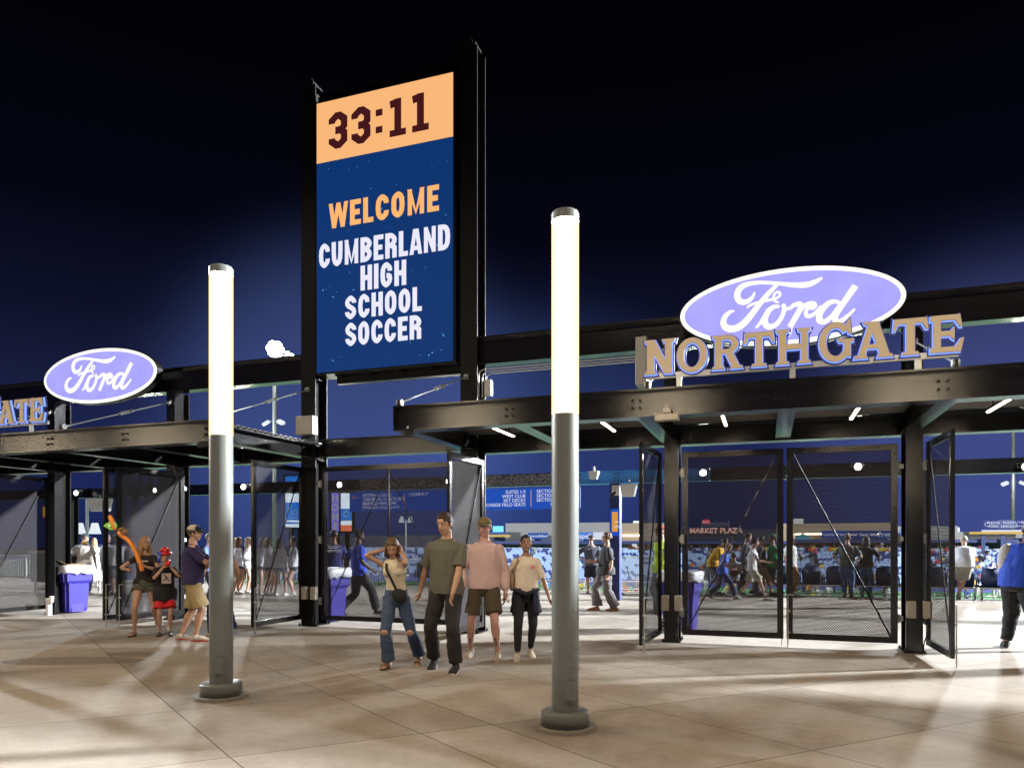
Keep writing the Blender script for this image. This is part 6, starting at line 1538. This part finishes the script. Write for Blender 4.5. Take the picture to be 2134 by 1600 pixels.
# behind the closed pair
G4 = 'people seen through the closed gate pair'
J = person('man in yellow shirt bending forward behind the boy in blue', (1492, 1238), 80, 1.72, G4, 'tan', 1.15, 'm', ('short', (.05, .03, .02)), dict(color=(.62, .34, .015), hem=-.06, loose=.03, sleeve=.9, boxy=.8), dict(color=(.02, .03, .06), len=.9, loose=.02), ('sneaker', (.02, .02, .02), (.02, .02, .02)), lean=32, head=(0, 20), handR=(.1, .2, .5), handL=(-.1, .2, .5), hipy=-.04, **F_)
person('blond boy in blue tee and navy trousers striding to the right', (1505, 1247), 88, 1.56, G4, 'pink', .95, 'm', ('curly', (.34, .22, .11)), dict(color=(.03, .10, .55), hem=-.06, loose=.02, sleeve=.7), dict(color=(.02, .03, .10), loose=.016, flare=.02), ('sneaker', (.05, .05, .06), (.3, .3, .3)),
       handR=(.08, .18, .52), handL=(-.09, .12, .52), footR=(.04, .22, 0), footL=(-.04, -.22, .02), toeL=(0, 30), lean=14, head=(0, 25), **F_)
J = person('short haired child seated at the rail with a brown round backpack', (1530, 1238), 180, 1.45, G4, 'tan', 1.0, 'm', ('short', (.02, .015, .01)), dict(color=(.45, .5, .6), hem=-.03, sleeve=.7), dict(color=(.5, .5, .5), len=1.0, loose=.012), ('sneaker', (.1, .1, .1), (.1, .1, .1)),
       hip_drop=.17, footR=(.09, .13, 0), footL=(-.09, .13, 0), handR=(.14, .1, .42), handL=(-.14, .1, .42), **F_)
g_ = MB(); g_.ell(J['sp'](.11)-J['fy']*.16, (.155, .09, .165), seg=16); g_.build('backpack', mat('tan_canvas', (.28, .19, .10), .8), J['root'], True); g_ = MB(); g_.ell(J['sp'](.085)-J['fy']*.215, (.10, .05, .11), seg=16); g_.build('backpack_pocket', mat('brown_canvas', (.13, .04, .02), .8), J['root'], True)
person('boy in white tee and pale shorts striding right, nearest behind the gate', (1567, 1250), 85, 1.66, G4, 'pink', .95, 'm', ('curly', (.035, .02, .015)), dict(color=(.62, .62, .64), hem=-.03, loose=.022, sleeve=.75), dict(color=(.42, .42, .34), len=.75, loose=.028, flare=.02), ('sneaker', (.60, .58, .56), (.6, .6, .6)),
       handR=(.06, .24, .60), handL=(-.10, .02, .58), footR=(.04, .20, 0), footL=(-.04, -.23, .02), toeL=(0, 25), lean=5, head=(0, 12), **F_)
person('person in dark grey hoodie behind the boy in the white tee', (1556, 1241), 80, 1.80, G4, 'pink', 1.05, 'm', ('curly', (.06, .04, .03)), dict(color=(.05, .05, .06), hem=-.04, loose=.03, sleeve=1.9, name='hoodie'), dict(color=(.06, .06, .07), loose=.02), ('sneaker', (.05, .06, .12), (.3, .3, .4)), head=(0, 15), footR=(.04, .14, 0), footL=(-.04, -.14, .01), **F_)
person('person in black walking right, between the white tee and the green tee', (1586, 1240), 88, 1.72, G4, 'tan', 1.0, 'm', ('short', (.012, .01, .01)), dict(color=(.012, .012, .014), hem=-.04, loose=.02, sleeve=1.2), dict(color=(.25, .18, .11), len=1.2, loose=.015), ('sneaker', (.02, .02, .02), (.03, .03, .03)), footR=(.04, .16, 0), footL=(-.04, -.16, .02), **F_)
J = person('man in green jersey and dark green cap walking left', (1610, 1240), -70, 1.76, G4, 'brown', 1.05, 'm', ('short', (.012, .01, .01)), dict(color=(.01, .26, .09), hem=-.06, loose=.022, sleeve=.2, name='jersey'), dict(color=(.03, .035, .04), len=1.0, loose=.02), ('sneaker', (.02, .02, .02), (.03, .03, .03)), ('back', (.01, .08, .06), (.01, .08, .06)), handR=(.14, .1, .52), handL=(-.14, -.02, .48), footR=(.04, .14, 0), footL=(-.04, -.14, .02), **F_)
person('person in pale shirt behind the centre stiles', (1648, 1242), 60, 1.74, G4, 'fair', 1.1, 'm', ('short', (.3, .22, .15)), dict(color=(.62, .60, .58), hem=-.05, sleeve=.85, loose=.022), dict(color=(.35, .22, .10), loose=.018), ('sneaker', (.2, .2, .2), (.2, .2, .2)), **F_)
person('man in grey camo shirt and blue jeans leaning on the rail', (1765, 1244), 172, 1.74, G4, 'fair', 1.15, 'm', ('short', (.14, .08, .05)), dict(color=(.13, .15, .15), hem=-.02, loose=.02, sleeve=.8, mat=mat('camo', (.13, .15, .15), .9, 0, 14, .6)), dict(color=(.05, .10, .26), loose=.018, fold=1.4), ('sneaker', (.12, .09, .07), (.1, .1, .1)), ('fwd', (.10, .07, .05), (.10, .07, .05)) if False else None,
       lean=10, handR=(.16, .16, .58), handL=(-.16, .16, .58), footR=(.06, .0, 0), footL=(-.04, .02, 0), **F_)
J = person('woman in black top and blue jeans leaning on the rail, pale bag strap', (1804, 1243), 168, 1.68, G4, 'tan', 1.25, 'f', ('bob', (.03, .02, .02)), dict(color=(.012, .012, .014), hem=-.03, loose=.025, sleeve=.9), dict(color=(.06, .12, .26), loose=.012), ('sneaker', (.03, .03, .03), (.3, .3, .3)), lean=6, handR=(.17, .14, .60), handL=(-.17, .14, .60), **F_)
part_tube(J, 'bag_strap', [J['sR'].lerp(J['neck'], .5)-J['fy']*.06, J['sp'](.18)-J['fy']*.16, J['sp'](.09)-J['rx']*.08-J['fy']*.14], [.006]*3, M['paintwhite'], 6)
J = person('man in white shirt and khaki shorts leaning on the rail with one foot crossed', (2001, 1248), 180, 1.76, G3, 'pink', 1.25, 'm', ('short', (.35, .30, .24)), dict(color=(.62, .64, .70), hem=-.03, loose=.03, sleeve=.9, boxy=.9), dict(color=(.26, .25, .21), len=.85, loose=.024, flare=.014), ('sneaker', (.35, .34, .33), (.4, .38, .36)),
       lean=30, handR=(.12, .32, .60), handL=(-.14, .30, .60), footR=(-.03, -.03, .01), footL=(-.01, .08, 0), hipy=-.05, hipx=.05, head=(0, 5), vox=.010, detail=False, toeR=(10, 45))
J = person('big man in blue polo with pale side panel and black trousers at the right edge', (2121, 1353), 152, 1.82, None, 'brown', 1.45, 'm', ('short', (.012, .01, .01)), dict(color=(.012, .055, .42), hem=-.04, loose=.026, sleeve=.85, boxy=.8, name='polo_shirt'), dict(color=(.012, .012, .014), loose=.022, fold=1.3), ('sneaker', (.02, .02, .02), (.015, .015, .015)),
       lean=16, side=8, handL=(-.09, .20, .62), handR=(.14, .2, .60), elbL=(-1, -.6, -.3), footR=(.10, -.02, 0), footL=(-.10, .02, 0), toeL=(35, 0), belly=.02, vox=.009, detail=False)
g_ = MB(); g_.ell(J['sp'](.14)-J['rx']*.165-J['fy']*.055, (.115, .135, .25), seg=22, rings=14); g_.build('side_panel', cloth((.42, .40, .38)), J['root'], True)
J = person('person in lime safety vest hidden behind the almost edge on leaf, one hand out', (1378, 1278), -70, 1.86, None, 'brown', 1.1, 'm', ('none', (.01, .01, .01)), dict(color=(.55, .85, .03), hem=-.06, loose=.03, sleeve=.3, name='safety_vest'), dict(color=(.02, .02, .03), loose=.02), ('sneaker', (.02, .02, .02), (.02, .02, .02)), ('fwd', (.4, .05, .03), (.4, .05, .03)), handR=(.06, .30, .745), elbR=(.6, -.3, -1), curl=.25, **F_)
part_tube(J, 'watch', [J['wR'].lerp(J['eR'], .04), J['wR'].lerp(J['eR'], .14)], [.030, .031], M['galv'], 12)
J = person('spectator with long dark hair seated on the chair right of the lamp post', (1186, 1236), 180, 1.62, None, 'fair', .95, 'f', ('long', (.02, .012, .012)), dict(color=(.5, .45, .45), hem=-.03, sleeve=1.5), dict(color=(.05, .05, .08)), ('sneaker', (.35, .2, .1), (.2, .12, .07)), hip_drop=.22, footR=(.05, .25, 0), footL=(-.05, .25, 0), **F_)

# --- small people in the distance: players and spectators, low detail
def tiny_mesh(nm, shirt, leg, skin_, seated=False):
    m = MB(); z = .0 if not seated else -.38
    if not seated:
        for e in (-1, 1): m.tube([(e*.09, 0, 0), (e*.10, 0, .45), (e*.09, 0, .85)], [.055, .075, .095], 7)
    else:
        for e in (-1, 1): m.tube([(e*.09, -.42, .0), (e*.09, -.42, .42), (e*.09, 0, .50)], [.05, .07, .09], 7)
    m.tube([(0, 0, z+.84), (0, 0, z+1.1), (0, 0, z+1.40), (0, 0, z+1.50)], [(.17, .11), (.16, .11), (.21, .12), (.07, .06)], 9, up=(1, 0, 0))
    for e in (-1, 1): m.tube([(e*.20, 0, z+1.42), (e*.27, -.03, z+1.14), (e*.24, -.16, z+.93)], [.055, .045, .035], 6)
    m.tube([(0, 0, z+1.48), (0, 0, z+1.56)], [.05, .05], 6); m.ell((0, 0, z+1.66), (.09, .10, .12), seg=8, rings=6)
    bmesh.ops.recalc_face_normals(m.bm, faces=m.bm.faces[:]); me = bpy.data.meshes.new(nm); m.bm.to_mesh(me); m.bm.free(); me.shade_smooth()
    for c in (shirt, leg, skin_): me.materials.append(cloth(c))
    for p_ in me.polygons:
        zz = p_.center.z-z
        p_.material_index = 2 if zz > 1.5 or (abs(p_.center.x) > .2 and zz < 1.25 and zz > .8) else 0 if zz > .82 and not (seated and p_.center.z < .56) else 1
    return me
pal = [('white', (.65, .65, .68)), ('navy', (.03, .05, .2)), ('red', (.55, .04, .04)), ('yellow', (.6, .45, .05)), ('black', (.015, .015, .02)), ('sky blue', (.15, .35, .7)), ('orange', (.6, .2, .04))]
rp_ = random.Random(11)
tm = [tiny_mesh('distant_person', c, rp_.choice([(.02, .02, .05), (.4, .38, .32), (.03, .05, .12)]), (.35, .2, .14)) for _, c in pal]
ts_ = [tiny_mesh('seated_spectator', c, rp_.choice([(.02, .02, .05), (.4, .38, .32)]), (.35, .2, .14), True) for _, c in pal]
def zn(px): return 'behind the walkers' if px < 1160 else 'left of the blue column' if px < 1285 else 'right of the blue column' if px < 1350 else 'through the left closed leaf' if px < 1643 else 'through the right closed leaf' if px < 1880 else 'right of the last column'
zones = [(1296, 1340), (1425, 1640), (1655, 1870), (1940, 2110), (1008, 1145), (1210, 1270), (760, 935)]
for i in range(70):
    a, b_ = zones[rp_.choice([0, 1, 1, 2, 2, 3, 3, 4, 5])]; px = rp_.uniform(a, b_); d = rp_.uniform(62, 84); k = rp_.randrange(7)
    v = atD(px, 1200, d); o = bpy.data.objects.new('distant_person', tm[k]); COL.objects.link(o); o.location = (v.x, v.y, -4.2); o.rotation_euler = (0, 0, rp_.uniform(0, 6.28))
    tag(o, 'distant person in %s top out on the pitch, %s' % (pal[k][0], zn(px)), 'person', 'people out on the pitch, %s tops' % pal[k][0])
for i in range(150):
    a, b_ = zones[rp_.choice([1, 1, 2, 2, 3, 3])]; px = rp_.uniform(a, b_); k = rp_.randrange(7); row = rp_.randrange(13) if px > 1940 or rp_.random() < .5 else 12
    yv = YF+row*1.05+.30; v = atY(px, 1200, yv); o = bpy.data.objects.new('seated_spectator', ts_[k]); COL.objects.link(o); o.location = (v.x, yv, -4.2+(row+1)*.30)
    tag(o, 'spectator in %s top seated in the far stand, %s' % (pal[k][0], zn(px)), 'person', 'spectators in the far stand, %s tops' % pal[k][0])
for i in range(46):
    a, b_ = zones[rp_.choice([1, 2, 2, 3])]; px = rp_.uniform(a, b_); k = rp_.randrange(7); v = atY(px, 1150, FB-.9)
    o = bpy.data.objects.new('distant_person', tm[k]); COL.objects.link(o); o.location = (v.x, FB-.9-rp_.uniform(0, .25), -.29)
    tag(o, 'distant person in %s top by the far building, %s' % (pal[k][0], zn(px)), 'person', 'people along the far building, %s tops' % pal[k][0])
